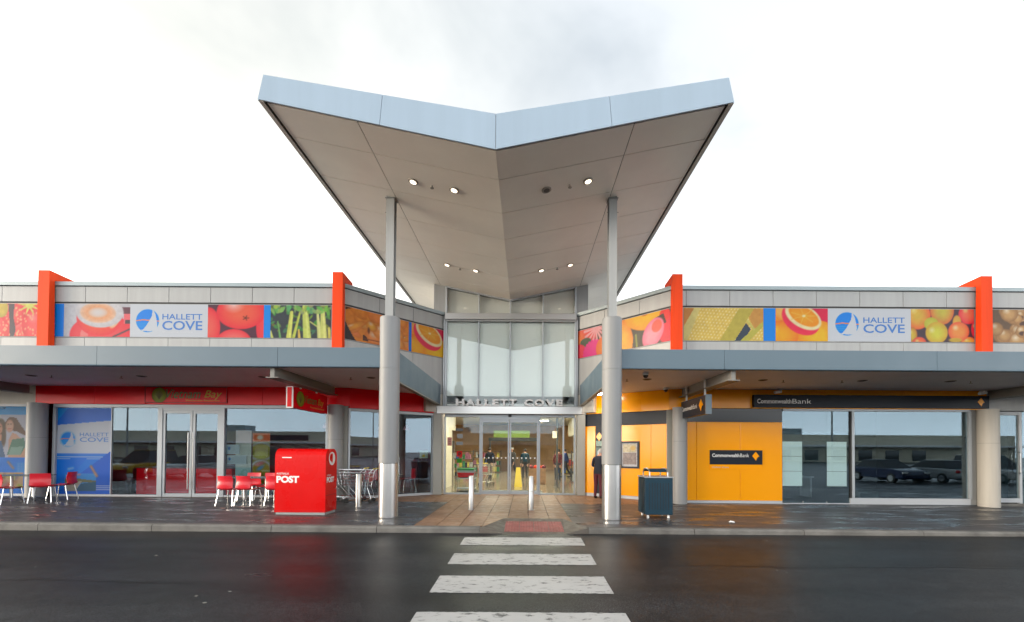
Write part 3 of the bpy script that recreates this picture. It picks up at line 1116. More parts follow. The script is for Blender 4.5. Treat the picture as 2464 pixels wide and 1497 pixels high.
MB().box(-16.2, -2.9, 18.9, 19.18, 0, 3.5).build('interior_wall', mat('restaurant_wall', (0.16, 0.025, 0.025), 0.6, var=0.3), wingL)
MB().box(2.9, 16.2, 18.9, 19.18, 0, 3.5).build('interior_wall', mat('bank_wall', (0.05, 0.085, 0.10), 0.6, var=0.2), wingR)

MB().box(-16.3, -16.2, 13.6, 19.2, -0.1, 3.5).build('interior_wall', bpy.data.materials['restaurant_wall'], wingL)
MB().box(16.2, 16.3, 13.4, 19.2, -0.1, 3.5).build('interior_wall', bpy.data.materials['bank_wall'], wingR)
MB().box(-5.70, -5.12, 13.50, 13.58, -0.02, 2.97).build('pier_panel', 'pier', wingL)
MB().box(5.02, 5.56, 13.36, 13.44, -0.05, 2.95).build('pier_panel', 'pier', wingR)
MB().box(14.53, 15.12, 13.32, 13.40, -0.06, 2.95).build('pier_panel', 'panel', wingR)
# round columns along the shopfronts
for x, y, r, lab in ((-14.75, 13.28, 0.24, 'round grey column between the two blue window posters'),
                     (-5.42, 13.32, 0.225, 'round grey column behind the red post box'),
                     (5.32, 13.1, 0.22, 'round grey column behind the litter bin'),
                     (14.86, 13.1, 0.25, 'round pale column at the far end of the bank windows')):
    c = thing('round_column', lab, 'column', (x, y, zp(x)), group='round columns under the awnings')
    MB().cyl((x, y, zp(x) - 0.02), (x, y, 1.9), r, seg=32, caps=False).build('shaft', 'column' if x < 14 else 'beige', c, smooth=True)
    MB().cyl((x, y, 1.904), (x, y, 2.985 if x < 0 else 2.95), r - 0.001, seg=32, caps=False).build('shaft', 'column' if x < 14 else 'beige', c, smooth=True)
    MB().cyl((x, y, 1.895), (x, y, 1.909), r - 0.004, seg=32, caps=False).build('joint_ring', 'joint', c, smooth=True)

# ================================================================== ENTRANCE CANOPY
RX, RZ, SL_ = -0.03, 7.055, 0.2065
canopy = thing('entrance_canopy', 'butterfly roofed entrance canopy with pale blue fascia on two tall columns', 'canopy', (RX, 10, 0))
yseams = [7.66, 8.49, 9.70, 10.91, 12.12, 13.33, 14.53, 15.74, 16.95, 18.16, 19.4, 20.6, 21.8]
for s in (-1, 1):
    zs = lambda x: RZ + SL_ * abs(x - RX)
    for a, b in ((0.0, 2.535), (2.535, 4.20)):
        for y0, y1 in zip(yseams[:-1], yseams[1:]):
            g = 0.008
            xa, xb = RX + s * (a + (g if a else 0.0)), RX + s * (b - g)
            vs = [(xa, y0 + g, zs(xa)), (xb, y0 + g, zs(xb)), (xb, y1 - g, zs(xb)), (xa, y1 - g, zs(xa))]
            MB().hexa([(*v[:2], v[2]) for v in vs] + [(*v[:2], v[2] + 0.02) for v in vs]).build('soffit_panel', 'csoffit', canopy)
    # backing above the joints, edge trim and roof
    xa, xb = RX, RX + s * 4.31
    vs = [(xa, 7.64, zs(xa) + 0.03), (xb, 7.64, zs(xb) + 0.03), (xb, 21.8, zs(xb) + 0.03), (xa, 21.8, zs(xa) + 0.03)]
    MB().hexa(vs + [(v[0], v[1], v[2] + 0.02) for v in vs]).build('soffit_backing', 'joint', canopy)
    x0, x1 = RX + s * 4.235, RX + s * 4.33
    vs = [(x0, 7.62, zs(x0) - 0.02), (x1, 7.62, zs(x1) - 0.02), (x1, 21.8, zs(x1) - 0.02), (x0, 21.8, zs(x0) - 0.02)]
    MB().hexa(vs + [(v[0], v[1], v[2] + 0.05) for v in vs]).build('edge_trim', 'trim', canopy)
    # side fascia, square to the slope
    xt = RX + s * 4.24
    MB().hexa([(x1, 7.61, zs(x1) - 0.02), (x1, 21.8, zs(x1) - 0.02), (x1 - s * 0.02, 21.8, zs(x1) - 0.02), (x1 - s * 0.02, 7.61, zs(x1) - 0.02),
               (xt, 7.61, zs(x1) + 0.43), (xt, 21.8, zs(x1) + 0.43), (xt - s * 0.02, 21.8, zs(x1) + 0.43), (xt - s * 0.02, 7.61, zs(x1) + 0.43)]).build('side_fascia', 'cfascia', canopy)
    vs = [(RX, 7.62, 7.69), (xt, 7.62, zs(x1) + 0.42), (xt, 21.8, zs(x1) + 0.42), (RX, 21.8, 7.69)]
    MB().hexa(vs + [(v[0], v[1], v[2] + 0.015) for v in vs]).build('canopy_roof', 'asphalt_roof', canopy)
    # front fascia panels
    tb = (0.0, 0.487, 1.0)
    B0, B1 = Vector((RX, 0, RZ - 0.005)), Vector((RX + s * 4.335, 0, RZ + SL_ * 4.335 - 0.005))
    T0, T1 = Vector((RX, 0, 7.70)), Vector((RX + s * 4.24, 0, 8.395))
    for t0, t1 in zip(tb[:-1], tb[1:]):
        e = 0.0009
        q = [B0.lerp(B1, t0 + e), B0.lerp(B1, t1 - e), T0.lerp(T1, t1 - e), T0.lerp(T1, t0 + e)]
        MB().hexa([(q[0].x, 7.605, q[0].z), (q[1].x, 7.605, q[1].z), (q[1].x, 7.635, q[1].z), (q[0].x, 7.635, q[0].z),
                   (q[3].x, 7.605, q[3].z), (q[2].x, 7.605, q[2].z), (q[2].x, 7.635, q[2].z), (q[3].x, 7.635, q[3].z)]).build('fascia_panel', 'cfascia', canopy)
    q = [B0, B1, T1, T0]
    MB().hexa([(q[0].x, 7.637, q[0].z + 0.01), (q[1].x, 7.637, q[1].z + 0.01), (q[1].x, 7.65, q[1].z + 0.01), (q[0].x, 7.65, q[0].z + 0.01),
               (q[3].x, 7.637, q[3].z - 0.01), (q[2].x, 7.637, q[2].z - 0.01), (q[2].x, 7.65, q[2].z - 0.01), (q[3].x, 7.65, q[3].z - 0.01)]).build('fascia_backing', mat('joint_tan', (0.30, 0.2, 0.13), 0.6) if s < 0 else bpy.data.materials['joint_tan'], canopy)


def zsof(x):
    return RZ + SL_ * abs(x - RX)


def disc_fix(par, x, y, z, r, lit, tilt):
    """recessed downlight: trim ring and lens, lying in the soffit slope"""
    n = Vector((tilt, 0, 1)).normalized()
    c = Vector((x, y, z))
    MB().cyl(c - n * 0.018, c + n * 0.012, r, r * 1.04, seg=24).build('trim_ring', 'trim', par, smooth=True)
    MB().cyl(c - n * 0.024, c - n * 0.0185, r * 0.66, seg=24).build('lens', 'lamp' if lit else 'intdark', par, smooth=True)


for x, y, lit, lab in ((-1.94, 9.17, 1, 'lit downlight of the front pair, beside the column on the restaurant side'), (-1.04, 9.16, 1, 'lit downlight of the front pair, nearest the valley, restaurant side'),
                       (0.97, 9.13, 0, 'unlit grey downlight in the front of the canopy soffit'), (1.87, 9.11, 1, 'lit downlight beside the column on the bank side'),
                       (-1.96, 13.32, 1, 'lit downlight of the rear pair, outer one on the restaurant side'), (-1.05, 13.30, 1, 'lit downlight of the rear pair, inner one on the restaurant side'),
                       (1.02, 13.26, 1, 'lit downlight of the rear pair, inner one on the bank side'), (1.93, 13.28, 1, 'lit downlight of the rear pair, outer one on the bank side')):
    d = thing('downlight', lab, 'light', (x, y, zsof(x)), group='downlights in the canopy soffit')
    disc_fix(d, x, y, zsof(x), 0.105, lit, -SL_ if x > 0 else SL_)
for x, y, w_ in ((-1.53, 9.18, 'front pair of downlights, restaurant side'), (1.48, 9.13, 'lit and the unlit front downlight'), (-1.56, 13.37, 'rear pair of downlights, restaurant side'), (1.52, 13.31, 'rear pair of downlights, bank side')):
    sp = thing('sprinkler', 'small dark sprinkler head between the %s' % w_, 'sprinkler', (x, y, zsof(x)), group='sprinklers in the canopy soffit')
    z = zsof(x)
    MB().cyl((x, y, z + 0.005), (x, y, z - 0.05), 0.016, seg=8).build('pipe', 'trim', sp)
    MB().cyl((x, y, z - 0.05), (x, y, z - 0.058), 0.04, seg=10).build('deflector', 'trim', sp)

# the two tall columns
for x, y, lab in ((-2.70, 10.08, 'tall round canopy column beside the red post box side of the entrance'), (2.585, 10.02, 'tall round canopy column in front of the man at the cash machine')):
    c = thing('canopy_column', lab, 'column', (x, y, 0), group='columns carrying the canopy')
    MB().lathe((x, y, 0), [(0.222, -0.02), (0.222, 1.262)], 40).build('steel_cover', 'steel', c, smooth=True)
    MB().lathe((x, y, 0), [(0.212, 1.25), (0.212, 1.275)], 40).build('joint_ring', 'joint', c, smooth=True)
    for z0, z1 in ((1.272, 3.50), (3.504, 4.73)):
        MB().lathe((x, y, 0), [(0.232, z0), (0.232, z1 - 0.012), (0.222, z1)] if z1 > 4 else [(0.232, z0), (0.232, z1)], 40).build('sleeve', 'column', c, smooth=True)
    mb = MB()
    zt = zsof(x) + 0.02
    mb.box(x - 0.095, x + 0.095, y - 0.095, y - 0.083, 4.70, zt)
    mb.box(x - 0.095, x + 0.095, y + 0.083, y + 0.095, 4.70, zt)
    mb.box(x - 0.006, x + 0.006, y - 0.083, y + 0.083, 4.70, zt)
    mb.build('steel_post', 'post', c)
    MB().box(x - 0.12, x + 0.12, y - 0.12, y + 0.12, zsof(x) - 0.035, zsof(x) - 0.022).build('cap_plate', 'post', c)
    for sx in (-1, 1):
        MB().cyl((x + sx * 0.095, y - 0.05, 7.25), (x + sx * 0.135, y - 0.05, 7.25), 0.008, seg=6).build('bolt', 'trim', c)

# ================================================================== ENTRANCE GLAZING
ent = thing('entrance_facade', 'tall glazed shopping centre entrance with stainless beams', 'entrance', (0, 15.35, 0))
for x0, x1 in ((-2.74, -2.44), (2.40, 2.69)):
    MB().box(x0, x1, 15.12, 15.55, 0, 2.885).build('pier', 'pier', ent, bevel=0.01)
MB().box(-2.62, 2.56, 15.08, 15.5, 2.89, 3.165).build('lintel_beam', 'steel', ent, bevel=0.008)
for x0, x1 in ((-2.78, -2.63), (2.57, 2.72)):
    MB().box(x0, x1, 15.10, 15.5, 2.89, 3.20).build('lintel_end', 'beige', ent, bevel=0.006)
MB().box(-2.37, 2.37, 15.18, 15.5, 6.31, 6.535).build('transom_beam', 'steel', ent, bevel=0.006)
MB().box(-2.37, 2.37, 15.24, 15.5, 6.255, 6.305).build('transom_strip', 'post', ent)  # grey strip set back below the transom beam
# high glazing
xm = [-2.345, -1.162, -0.02, 1.164, 2.345]
for i, x in enumerate(xm):
    w = 0.035 if i in (0, 4) else 0.022
    MB().box(x - w, x + w, 15.27, 15.40, 3.165, 6.255).build('mullion', 'alu', ent, bevel=0.004)
    MB().box(x - w, x + w, 15.27, 15.40, 6.535, zsof(x) - 0.002).build('mullion', 'alu', ent, bevel=0.004)
for a, b in zip(xm[:-1], xm[1:]):
    MB().box(a + 0.02, b - 0.02, 15.335, 15.345, 3.17, 6.26).build('pane', 'highglass', ent)
    MB().hexa([(a + 0.02, 15.335, 6.53), (b - 0.02, 15.335, 6.53), (b - 0.02, 15.345, 6.53), (a + 0.02, 15.345, 6.53),
               (a + 0.02, 15.335, zsof(a + 0.02)), (b - 0.02, 15.335, zsof(b - 0.02)), (b - 0.02, 15.345, zsof(b - 0.02)), (a + 0.02, 15.345, zsof(a + 0.02))]).build('pane', 'clerglass', ent)
MB().box(-2.36, 2.36, 15.28, 15.40, 3.166, 3.20).build('sill_rail', 'alu', ent)
for a, b in zip(xm[:-1], xm[1:]):
    MB().box(a + 0.025, b - 0.025, 15.402, 15.406, 3.56, 6.25).build('blind', mat('sheer_blind', (0.76, 0.79, 0.78), 0.6) if 'sheer_blind' not in bpy.data.materials else bpy.data.materials['sheer_blind'], ent)
for s in (-1, 1):
    a, b = RX, s * 2.37
    MB().hexa([(a, 15.26, zsof(a) - 0.05), (b, 15.26, zsof(b) - 0.05), (b, 15.42, zsof(b) - 0.05), (a, 15.42, zsof(a) - 0.05),
               (a, 15.26, zsof(a) - 0.002), (b, 15.26, zsof(b) - 0.002), (b, 15.42, zsof(b) - 0.002), (a, 15.42, zsof(a) - 0.002)]).build('head_rail', 'alu', ent)
    MB().hexa([(a, 15.425, 6.5), (b, 15.425, 6.5), (b, 15.43, 6.5), (a, 15.43, 6.5), (a, 15.425, zsof(a) - 0.05), (b, 15.425, zsof(b) - 0.05), (b, 15.43, zsof(b) - 0.05), (a, 15.43, zsof(a) - 0.05)]).build('blind', bpy.data.materials['sheer_blind'], ent)
    x0, x1 = s * 2.39, s * 2.80
    MB().hexa([(x0, 15.31, 6.3), (x1, 15.31, 6.3), (x1, 15.6, 6.3), (x0, 15.6, 6.3),
               (x0, 15.31, zsof(x0) - 0.003), (x1, 15.31, zsof(x1) - 0.003), (x1, 15.6, zsof(x1) - 0.003), (x0, 15.6, zsof(x0) - 0.003)]).build('side_panel', 'column', ent)
    MB().box(min(s * 2.385, s * 2.42), max(s * 2.385, s * 2.42), 15.22, 15.6, 3.17, 6.3).build('side_jamb', 'alu', ent)
    MB().box(min(s * 2.43, s * 2.5), max(s * 2.43, s * 2.5), 15.4, 18.2, 3.17, zsof(2.4)).build('void_wall', 'white', ent)
MB().box(-2.5, 2.5, 18.2, 18.3, 3.3, 7.4).build('void_wall', 'white', ent)
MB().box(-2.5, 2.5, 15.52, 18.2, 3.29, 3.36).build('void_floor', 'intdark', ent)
# doors
for x in (-2.355, 2.335):
    MB().box(x - 0.03, x + 0.03, 15.28, 15.42, 0, 2.80).build('door_jamb', 'alu', ent, bevel=0.004)
for x in (-1.072, 1.05):
    MB().box(x - 0.035, x + 0.035, 15.27, 15.40, 0, 2.80).build('door_jamb', 'alu', ent, bevel=0.004)
MB().box(1.90, 1.955, 15.30, 15.40, 0.06, 2.80).build('door_jamb', 'alu', ent, bevel=0.004)
MB().box(-2.36, 2.34, 15.27, 15.44, 2.79, 2.885).build('door_header', 'alu', ent, bevel=0.004)
MB().box(-1.04, 1.02, 15.22, 15.30, 2.69, 2.79).build('door_track', 'alu', ent, bevel=0.004)
MB().box(-0.06, 0.05, 15.16, 15.22, 2.80, 2.88).build('door_sensor', 'rubber', ent, bevel=0.01)
for x0, x1 in ((-2.33, -1.10), (1.08, 2.31)):
    MB().box(x0, x1, 15.31, 15.39, 0.0, 0.06).build('bottom_rail', 'alu', ent)
    MB().box(x0, x1, 15.345, 15.355, 0.06, 2.79).build('pane', 'doorglass', ent)
for x0, x1 in ((-1.035, -0.03), (-0.01, 1.015)):
    d = MB()
    d.box(x0, x0 + 0.05, 15.24, 15.29, 0.02, 2.69)
    d.box(x1 - 0.05, x1, 15.24, 15.29, 0.02, 2.69)
    d.box(x0 + 0.05, x1 - 0.05, 15.24, 15.29, 0.02, 0.14)
    d.box(x0 + 0.05, x1 - 0.05, 15.24, 15.29, 2.60, 2.69)
    dd = d.build('sliding_door', 'alu', ent)
    MB().box(x0 + 0.05, x1 - 0.05, 15.262, 15.270, 0.14, 2.60).build('pane', 'doorglass', dd)
    mbd = MB()
    for k in range(6):
        px = x0 + 0.12 + k * (x1 - x0 - 0.24) / 5
        mbd.cyl((px, 15.259, 1.32), (px, 15.2615, 1.32), 0.028, seg=10)
    mbd.build('safety_dots', 'white', dd)

# 3D lettering standing on the lintel beam
let = thing('entrance_lettering', 'white block letters standing on the stainless entrance beam', 'sign', (0, 15.1, 3.17))
vs, fs = text_mesh('HALLETT COVE', 0.0)
adv = []
FT = Frame((0, 15.06), (1, 15.06))
widths = {'H': 1.0, 'A': 1.06, 'L': 0.74, 'E': 0.74, 'T': 0.84, ' ': 0.55, 'C': 1.0, 'O': 1.12, 'V': 1.04}
word = 'HALLETT COVE'
gap = 0.17
tot = sum(widths[c] for c in word) + gap * (len(word) - 1)
u, k = 0.0, 3.80 / tot
for c in word:
    if c != ' ':
        text('letter', c, FT, -1.932 + u * k, -1.932 + (u + widths[c]) * k, 3.168, 3.415, -0.03, 'white', let, bold=0.045, depth=0.07)
    u += widths[c] + gap


# ================================================================== BANNERS ON THE PARAPET
BZ, BH = 4.93, 0.99
GB = 'printed banners along the parapet'


def banner(name, art, F, s0, label, z0=BZ):
    return tag(art.build(name, F, s0, z0, 0.006), label, 'banner', GB)


def logo_art(a, cx, cy, r, bg):
    a.ell(cx, cy, r, r, (0, 140, 238))
    a.poly([(cx - r * 1.05, cy + r * 0.02), (cx - r * 0.4, cy + r * 0.12), (cx + r * 1.02, cy - 0.0 * r), (cx + r * 1.02, cy - 0.08 * r), (cx - r * 0.4, cy + 0.02 * r), (cx - r * 1.05, cy - 0.06 * r)], (235, 150, 70))
    for k in range(3):
        a.seg((cx - r * 0.9, cy - r * (0.2 + 0.16 * k)), (cx + r * 0.9, cy - r * (0.24 + 0.16 * k)), 0.022 * r / 0.36, (70, 170, 235))
    a.poly([(cx + r * 0.42, cy + r * 1.02), (cx + r * 0.36, cy + r * 0.4), (cx - r * 0.05, cy - r * 0.35), (cx - r * 0.5, cy - r * 0.92), (cx + r * 0.15, cy - r * 0.72), (cx + r * 0.78, cy - r * 0.70),
            (cx + r * 0.82, cy - r * 0.25), (cx + r * 0.66, cy + r * 0.5)], bg)
    a.poly([(cx - r * 0.62, cy - r * 0.80), (cx + r * 0.15, cy - r * 0.66), (cx + r * 0.80, cy - r * 0.72), (cx + r * 0.5, cy - r * 0.86), (cx + r * 0.1, cy - r * 0.9)], bg)
    a.ring(cx, cy, r * 1.04, r * 1.04, 0.05 * r / 0.36, bg)
    return a


def orange_art(w):
    a = Art(w, BH, (252, 165, 45))
    A = a.A
    a.ell(A * 0.95, 0.85, 0.5, 0.4, (225, 45, 85), (170, 30, 80))
    a.poly([(0.05, 0.75), (0.35, 0.35), (A * 0.62, 0.12), (A * 0.7, 0.3), (0.3, 0.8)], (70, 35, 70))
    a.ell(0.1, 0.2, 0.62, 0.42, (255, 178, 45), (250, 125, 40), hl=(250, 215, 90))
    a.ell(A * 0.82, 0.15, 0.62, 0.48, (245, 195, 50), (250, 150, 40), hl=(250, 215, 70))
    a.ell(0.18, 0.93, 0.42, 0.3, (250, 190, 110), (255, 140, 50), rot=-0.5)
    a.ell(A * 0.48, 0.66, 0.62, 0.42, (230, 50, 90), (235, 60, 90), rot=-0.55)
    a.ell(A * 0.53, 0.75, 0.60, 0.34, (250, 236, 190), rot=-0.5)
    a.ell(A * 0.54, 0.77, 0.50, 0.26, (245, 170, 50), (250, 150, 35), rot=-0.5)
    for k in range(7):
        t = k * 0.9
        a.seg((A * 0.54, 0.77), (A * 0.54 + 0.42 * math.cos(t), 0.77 + 0.24 * math.sin(t)), 0.02, (252, 195, 90))
    a.ell(A * 0.54, 0.77, 0.05, 0.035, (255, 240, 190))
    return a.noise(9, 0.05)


# strawberries
a = Art(2.6, BH, (232, 66, 78))
for cx, cy, rr in ((0.3, 0.5, 0.5), (1.15, 0.3, 0.5), (1.95, 0.2, 0.42), (2.45, 0.35, 0.5), (1.7, 0.75, 0.4)):
    a.ell(cx, cy, rr * 0.95, rr * 1.1, (250, 92, 98), (215, 45, 65), hl=(255, 160, 160))
    for k in range(40):
        t, q = rng.uniform(0, 6.28), math.sqrt(rng.uniform(0, 0.8))
        a.ell(cx + rr * q * math.cos(t), cy + rr * 1.1 * q * math.sin(t), 0.022, 0.03, (252, 190, 150))
a.poly([(1.55, 1.0), (1.75, 1.0), (1.72, 0.6), (1.8, 0.2), (1.75, 0), (1.62, 0), (1.6, 0.5)], (72, 60, 75))
for k in range(9):
    a.seg((2.2, 0.95), (2.2 + 0.35 * math.cos(k * 0.7 + 3), 0.95 + 0.3 * math.sin(k * 0.7 + 3)), 0.09, (222, 225, 120), 0.02)
a.ell(1.35, 0.85, 0.2, 0.28, (215, 190, 90), (190, 170, 80))
banner('banner', a.noise(8, 0.08), FL, -16.58, 'strawberry banner before the first orange fin')

banner('banner', Art(0.30, BH, (0, 140, 240), 0.1), FL, -13.66, 'plain blue banner strip beside the coffee cup')
# coffee cup
a = Art(1.99, BH, (206, 206, 214))
a.ell(1.18, 0.06, 1.0, 0.62, (252, 92, 100), (240, 62, 82))
a.ell(0.62, 0.02, 0.12, 0.25, (250, 140, 140))
a.seg((1.5, 0.0), (2.05, 0.26), 0.05, (85, 75, 85))
a.ell(1.08, 0.58, 0.70, 0.56, (245, 100, 72), (235, 62, 80))
a.ell(1.55, 0.5, 0.12, 0.26, (252, 205, 170), rot=-0.5)
a.rect(1.82, 0.40, 2.02, 0.72, (250, 120, 130)).rect(1.86, 0.40, 2.02, 0.53, (80, 70, 80)).rect(1.76, 0.70, 2.02, 0.9, (105, 65, 80))
a.ell(1.08, 0.76, 0.73, 0.48, (228, 224, 226), (215, 212, 218), rot=-0.06)
a.ell(1.03, 0.73, 0.55, 0.31, (240, 165, 115), (238, 205, 185), rot=-0.06)
a.noise(14, 0.06)
a.ell(1.03, 0.74, 0.30, 0.16, (228, 222, 224), (236, 190, 160))
banner('banner', a, FL, -13.355, 'coffee cup banner, red cup with frothy top')
# left logo banner
LW = 2.335
bgc = (222, 227, 236)
a = logo_art(Art(LW, BH, bgc, 0.012), 0.53, 0.50, 0.36, bgc)
lb = thing('banner', 'pale sailing logo banner between coffee cup and tomatoes', 'banner', (-10.2, 12.69, BZ), group=GB)
a.build('print_panel', FL, -11.364, BZ, 0.006, lb)
text('lettering', 'HALLETT', FL, -10.395, -9.193, 5.465, 5.634, 0.0085, 'blue2', lb, bold=0.012)
text('lettering', 'COVE', FL, -10.395, -9.187, 5.145, 5.425, 0.0085, 'blue2', lb, bold=0.016)
text('lettering', 'Shopping Centre', FL, -10.39, -9.47, 5.055, 5.115, 0.0085, 'greytext', lb)
# tomatoes
a = Art(1.68, BH, (86, 48, 66))
a.ell(0.02, 0.30, 0.36, 0.62, (250, 110, 100), (228, 52, 70), hl=(255, 190, 185))
a.ell(1.85, 0.35, 0.38, 0.75, (250, 92, 92), (232, 55, 78))
a.ell(1.0, 0.78, 0.74, 0.52, (252, 112, 86), (232, 56, 74), hl=(255, 205, 200), hs=0.5)
a.ell(0.8, -0.2, 0.56, 0.46, (252, 140, 130), (235, 62, 76))
for k in range(5):
    a.seg((1.15, 0.60), (1.15 + 0.09 * math.cos(k * 1.26), 0.60 + 0.07 * math.sin(k * 1.26)), 0.03, (105, 55, 45))
banner('banner', a.noise(6, 0.05), FL, -9.027, 'tomato banner beside the blue strip')
banner('banner', Art(0.20, BH, (0, 146, 252), 0.1), FL, -7.343, 'plain blue banner strip between tomatoes and celery')
# celery
a = Art(1.82, BH, (58, 66, 72))
for k in range(60):
    a.ell(rng.uniform(0, 1.85), rng.uniform(0.1, 1.0), rng.uniform(0.03, 0.1), rng.uniform(0.02, 0.07), (rng.uniform(60, 120), rng.uniform(105, 160), rng.uniform(60, 95)), rot=rng.uniform(0, 3))
for p0, p1, w0, w1, c in (((0.05, 0), (0.0, 0.2), 0.1, 0.06, (200, 205, 120)), ((0.3, 0), (0.22, 0.5), 0.06, 0.03, (110, 165, 95)), ((0.56, 0), (0.64, 0.78), 0.16, 0.10, (214, 218, 118)), ((0.70, 0), (0.92, 0.9), 0.10, 0.05, (190, 200, 95)),
                          ((1.12, 0), (1.04, 0.95), 0.24, 0.16, (206, 216, 122)), ((1.2, 0.5), (1.42, 0.35), 0.03, 0.03, (205, 205, 120)), ((1.5, 0), (1.42, 0.85), 0.14, 0.06, (216, 220, 150)),
                          ((1.62, 0), (1.58, 0.85), 0.22, 0.12, (212, 220, 135)), ((1.8, 0), (1.78, 0.3), 0.1, 0.08, (205, 205, 110)), ((0.88, 0.0), (0.86, 0.25), 0.08, 0.05, (225, 190, 100))):
    a.seg(p0, p1, w0, c, w1)
    a.seg((p0[0] + w0 * 0.15, p0[1]), (p1[0] + w1 * 0.15, p1[1]), w0 * 0.3, tuple(min(255, q + 22) for q in c), w1 * 0.3)
for k in range(46):
    a.ell(rng.uniform(0, 1.85), rng.uniform(0.78, 1.02), rng.uniform(0.05, 0.13), rng.uniform(0.03, 0.07), (rng.uniform(100, 170), rng.uniform(150, 195), rng.uniform(80, 120)), rot=rng.uniform(0, 3))
banner('banner', a.noise(12, 0.08), FL, -7.141, 'celery stalks banner beside the corner fin')
# ginger on the splay
a = Art(2.15, BH, (226, 142, 62))
for k in range(26):
    a.ell(rng.uniform(0.1, 2.2), rng.uniform(0.1, 1.0), rng.uniform(0.15, 0.4), rng.uniform(0.1, 0.25), (rng.uniform(222, 244), rng.uniform(140, 172), rng.uniform(60, 95)), (205, 120, 50), rot=rng.uniform(-0.8, 0.8), hl=(236, 205, 175), hs=rng.uniform(0.2, 0.6))
a.poly([(0, 0), (0.35, 0.0), (0.2, 0.2), (0, 0.55)], (52, 42, 45)).poly([(0, 0.9), (0.25, 1), (0, 1)], (95, 55, 35))
a.poly([(0.55, 0.05), (0.75, 0.05), (0.68, 0.2), (0.55, 0.25)], (75, 48, 38)).ell(0.75, 0.4, 0.04, 0.1, (120, 70, 40)).seg((0.6, 0.12), (1.6, 0.1), 0.03, (120, 68, 40))
banner('banner', a.noise(7, 0.1), FUL, 0.05, 'ginger root banner on the splayed wall behind the column')
banner('banner', Art(0.10, BH, (0, 120, 220), 0.05), FUL, 2.205, 'thin blue banner strip beside the oranges on the splayed wall')
banner('banner', orange_art(1.33), FUL, 2.31, 'cut orange banner on the splayed wall by the entrance')
# flowers on the right splay
a = Art(3.60, BH, (70, 62, 52))
a.ell(0.15, 0.85, 0.75, 0.55, (248, 92, 78), (228, 58, 70), hl=(255, 150, 120)).ell(0.1, 0.5, 0.35, 0.5, (240, 130, 60), (230, 90, 60))
for k in range(16):
    a.seg((0.85, 0.95), (0.85 + 0.5 * math.cos(k * 0.4), 0.95 + 0.5 * math.sin(k * 0.4)), 0.05, (250, 175, 180), 0.1)
a.ell(0.4, 0.52, 0.26, 0.17, (72, 82, 58))
a.ell(0.1, 0.15, 0.34, 0.35, (250, 70, 90), (235, 50, 80))
for k in range(22):
    a.seg((0.75, 0.1), (0.75 + 0.42 * math.cos(k * 0.29), 0.1 + 0.42 * math.sin(k * 0.29)), 0.07, (252, 60, 150), 0.12)
a.ell(1.15, 0.2, 0.3, 0.4, (250, 140, 60), (245, 110, 60)).ell(1.6, 0.55, 0.45, 0.5, (245, 160, 70), (240, 120, 50))
a.ell(2.0, 0.3, 0.34, 0.75, (248, 190, 80), (250, 140, 55), rot=0.2)
a.ell(2.75, 0.92, 0.75, 0.42, (250, 190, 40), (245, 160, 40), rot=-0.15).ell(2.75, 1.0, 0.1, 0.05, (200, 120, 30))
a.poly([(2.3, 0), (2.55, 0.05), (2.62, 0.5), (2.5, 0.42), (2.45, 0.5), (2.35, 0.35)], (76, 72, 58))
a.seg((2.48, 0), (2.44, 0.4), 0.06, (150, 155, 80))
a.ell(3.5, 0.45, 0.3, 0.5, (240, 60, 80), (220, 40, 70)).ell(3.45, 0.85, 0.18, 0.2, (235, 60, 60)).poly([(3.1, 0.8), (3.4, 0.9), (3.5, 0.6), (3.35, 0.55)], (70, 50, 48))
a.ell(3.05, 0.35, 0.33, 0.5, (252, 175, 190), (245, 130, 160), rot=-0.5).ell(3.18, 0.55, 0.17, 0.2, (245, 110, 95), rot=-0.4)
banner('banner', a.noise(8, 0.06), FUR, 0.03, 'pink gerbera and tulip banner on the splayed wall')
# corn
a = Art(2.40, BH, (226, 196, 104))
gx = a.x * math.cos(0.9) + a.y * math.sin(0.9)
gy = -a.x * math.sin(0.9) + a.y * math.cos(0.9)
du, dv = (gx * 9 + (np.floor(gy * 12) % 2) * 0.5) % 1 - 0.5, (gy * 12) % 1 - 0.5
kd = np.sqrt(du ** 2 + dv ** 2)
kern = np.clip(1 - kd * 1.8, 0, 1)[..., None]
a.c = a.c * (1 - kern) + np.array((248, 226, 150)) * kern
a.c = np.where((kd < 0.13)[..., None], (252, 244, 205), a.c)
a.poly([(0, 0), (0.12, 0.0), (0.52, 1.0), (0.33, 1), (0, 0.42)], (224, 210, 140)).poly([(0, 0.42), (0.33, 1), (0, 1)], (200, 140, 75))
a.poly([(1.1, 0), (1.55, 0), (2.15, 1.0), (1.7, 1.0), (1.4, 0.5)], (196, 182, 92)).poly([(1.55, 0), (1.9, 0.55), (2.05, 0.35), (1.8, 0.0)], (62, 74, 88))
a.poly([(1.72, 0), (2.05, 0.3), (2.44, 0.65), (2.44, 0.45), (2.0, 0)], (196, 190, 96)).poly([(1.98, 0.7), (2.15, 1), (2.44, 1), (2.44, 0.62), (2.15, 0.35)], (212, 160, 90))
a.seg((1.95, 0.6), (2.15, 0.35), 0.06, (210, 205, 120))
banner('banner', a.noise(10, 0.06), FL, 5.285, 'corn cob banner beside the corner fin')
banner('banner', Art(0.36, BH, (0, 142, 246), 0.1), FL, 7.692, 'plain blue banner strip between corn and oranges')
banner('banner', orange_art(1.57), FL, 8.056, 'cut orange banner beside the pale logo banner')
bgc = (222, 227, 236)
RW = 2.496
a = logo_art(Art(RW, BH, bgc, 0.012), 0.58, 0.535, 0.365, bgc)
lb = thing('banner', 'pale sailing logo banner between oranges and pears', 'banner', (10.9, 12.69, BZ), group=GB)
a.build('print_panel', FL, 9.629, BZ, 0.006, lb)
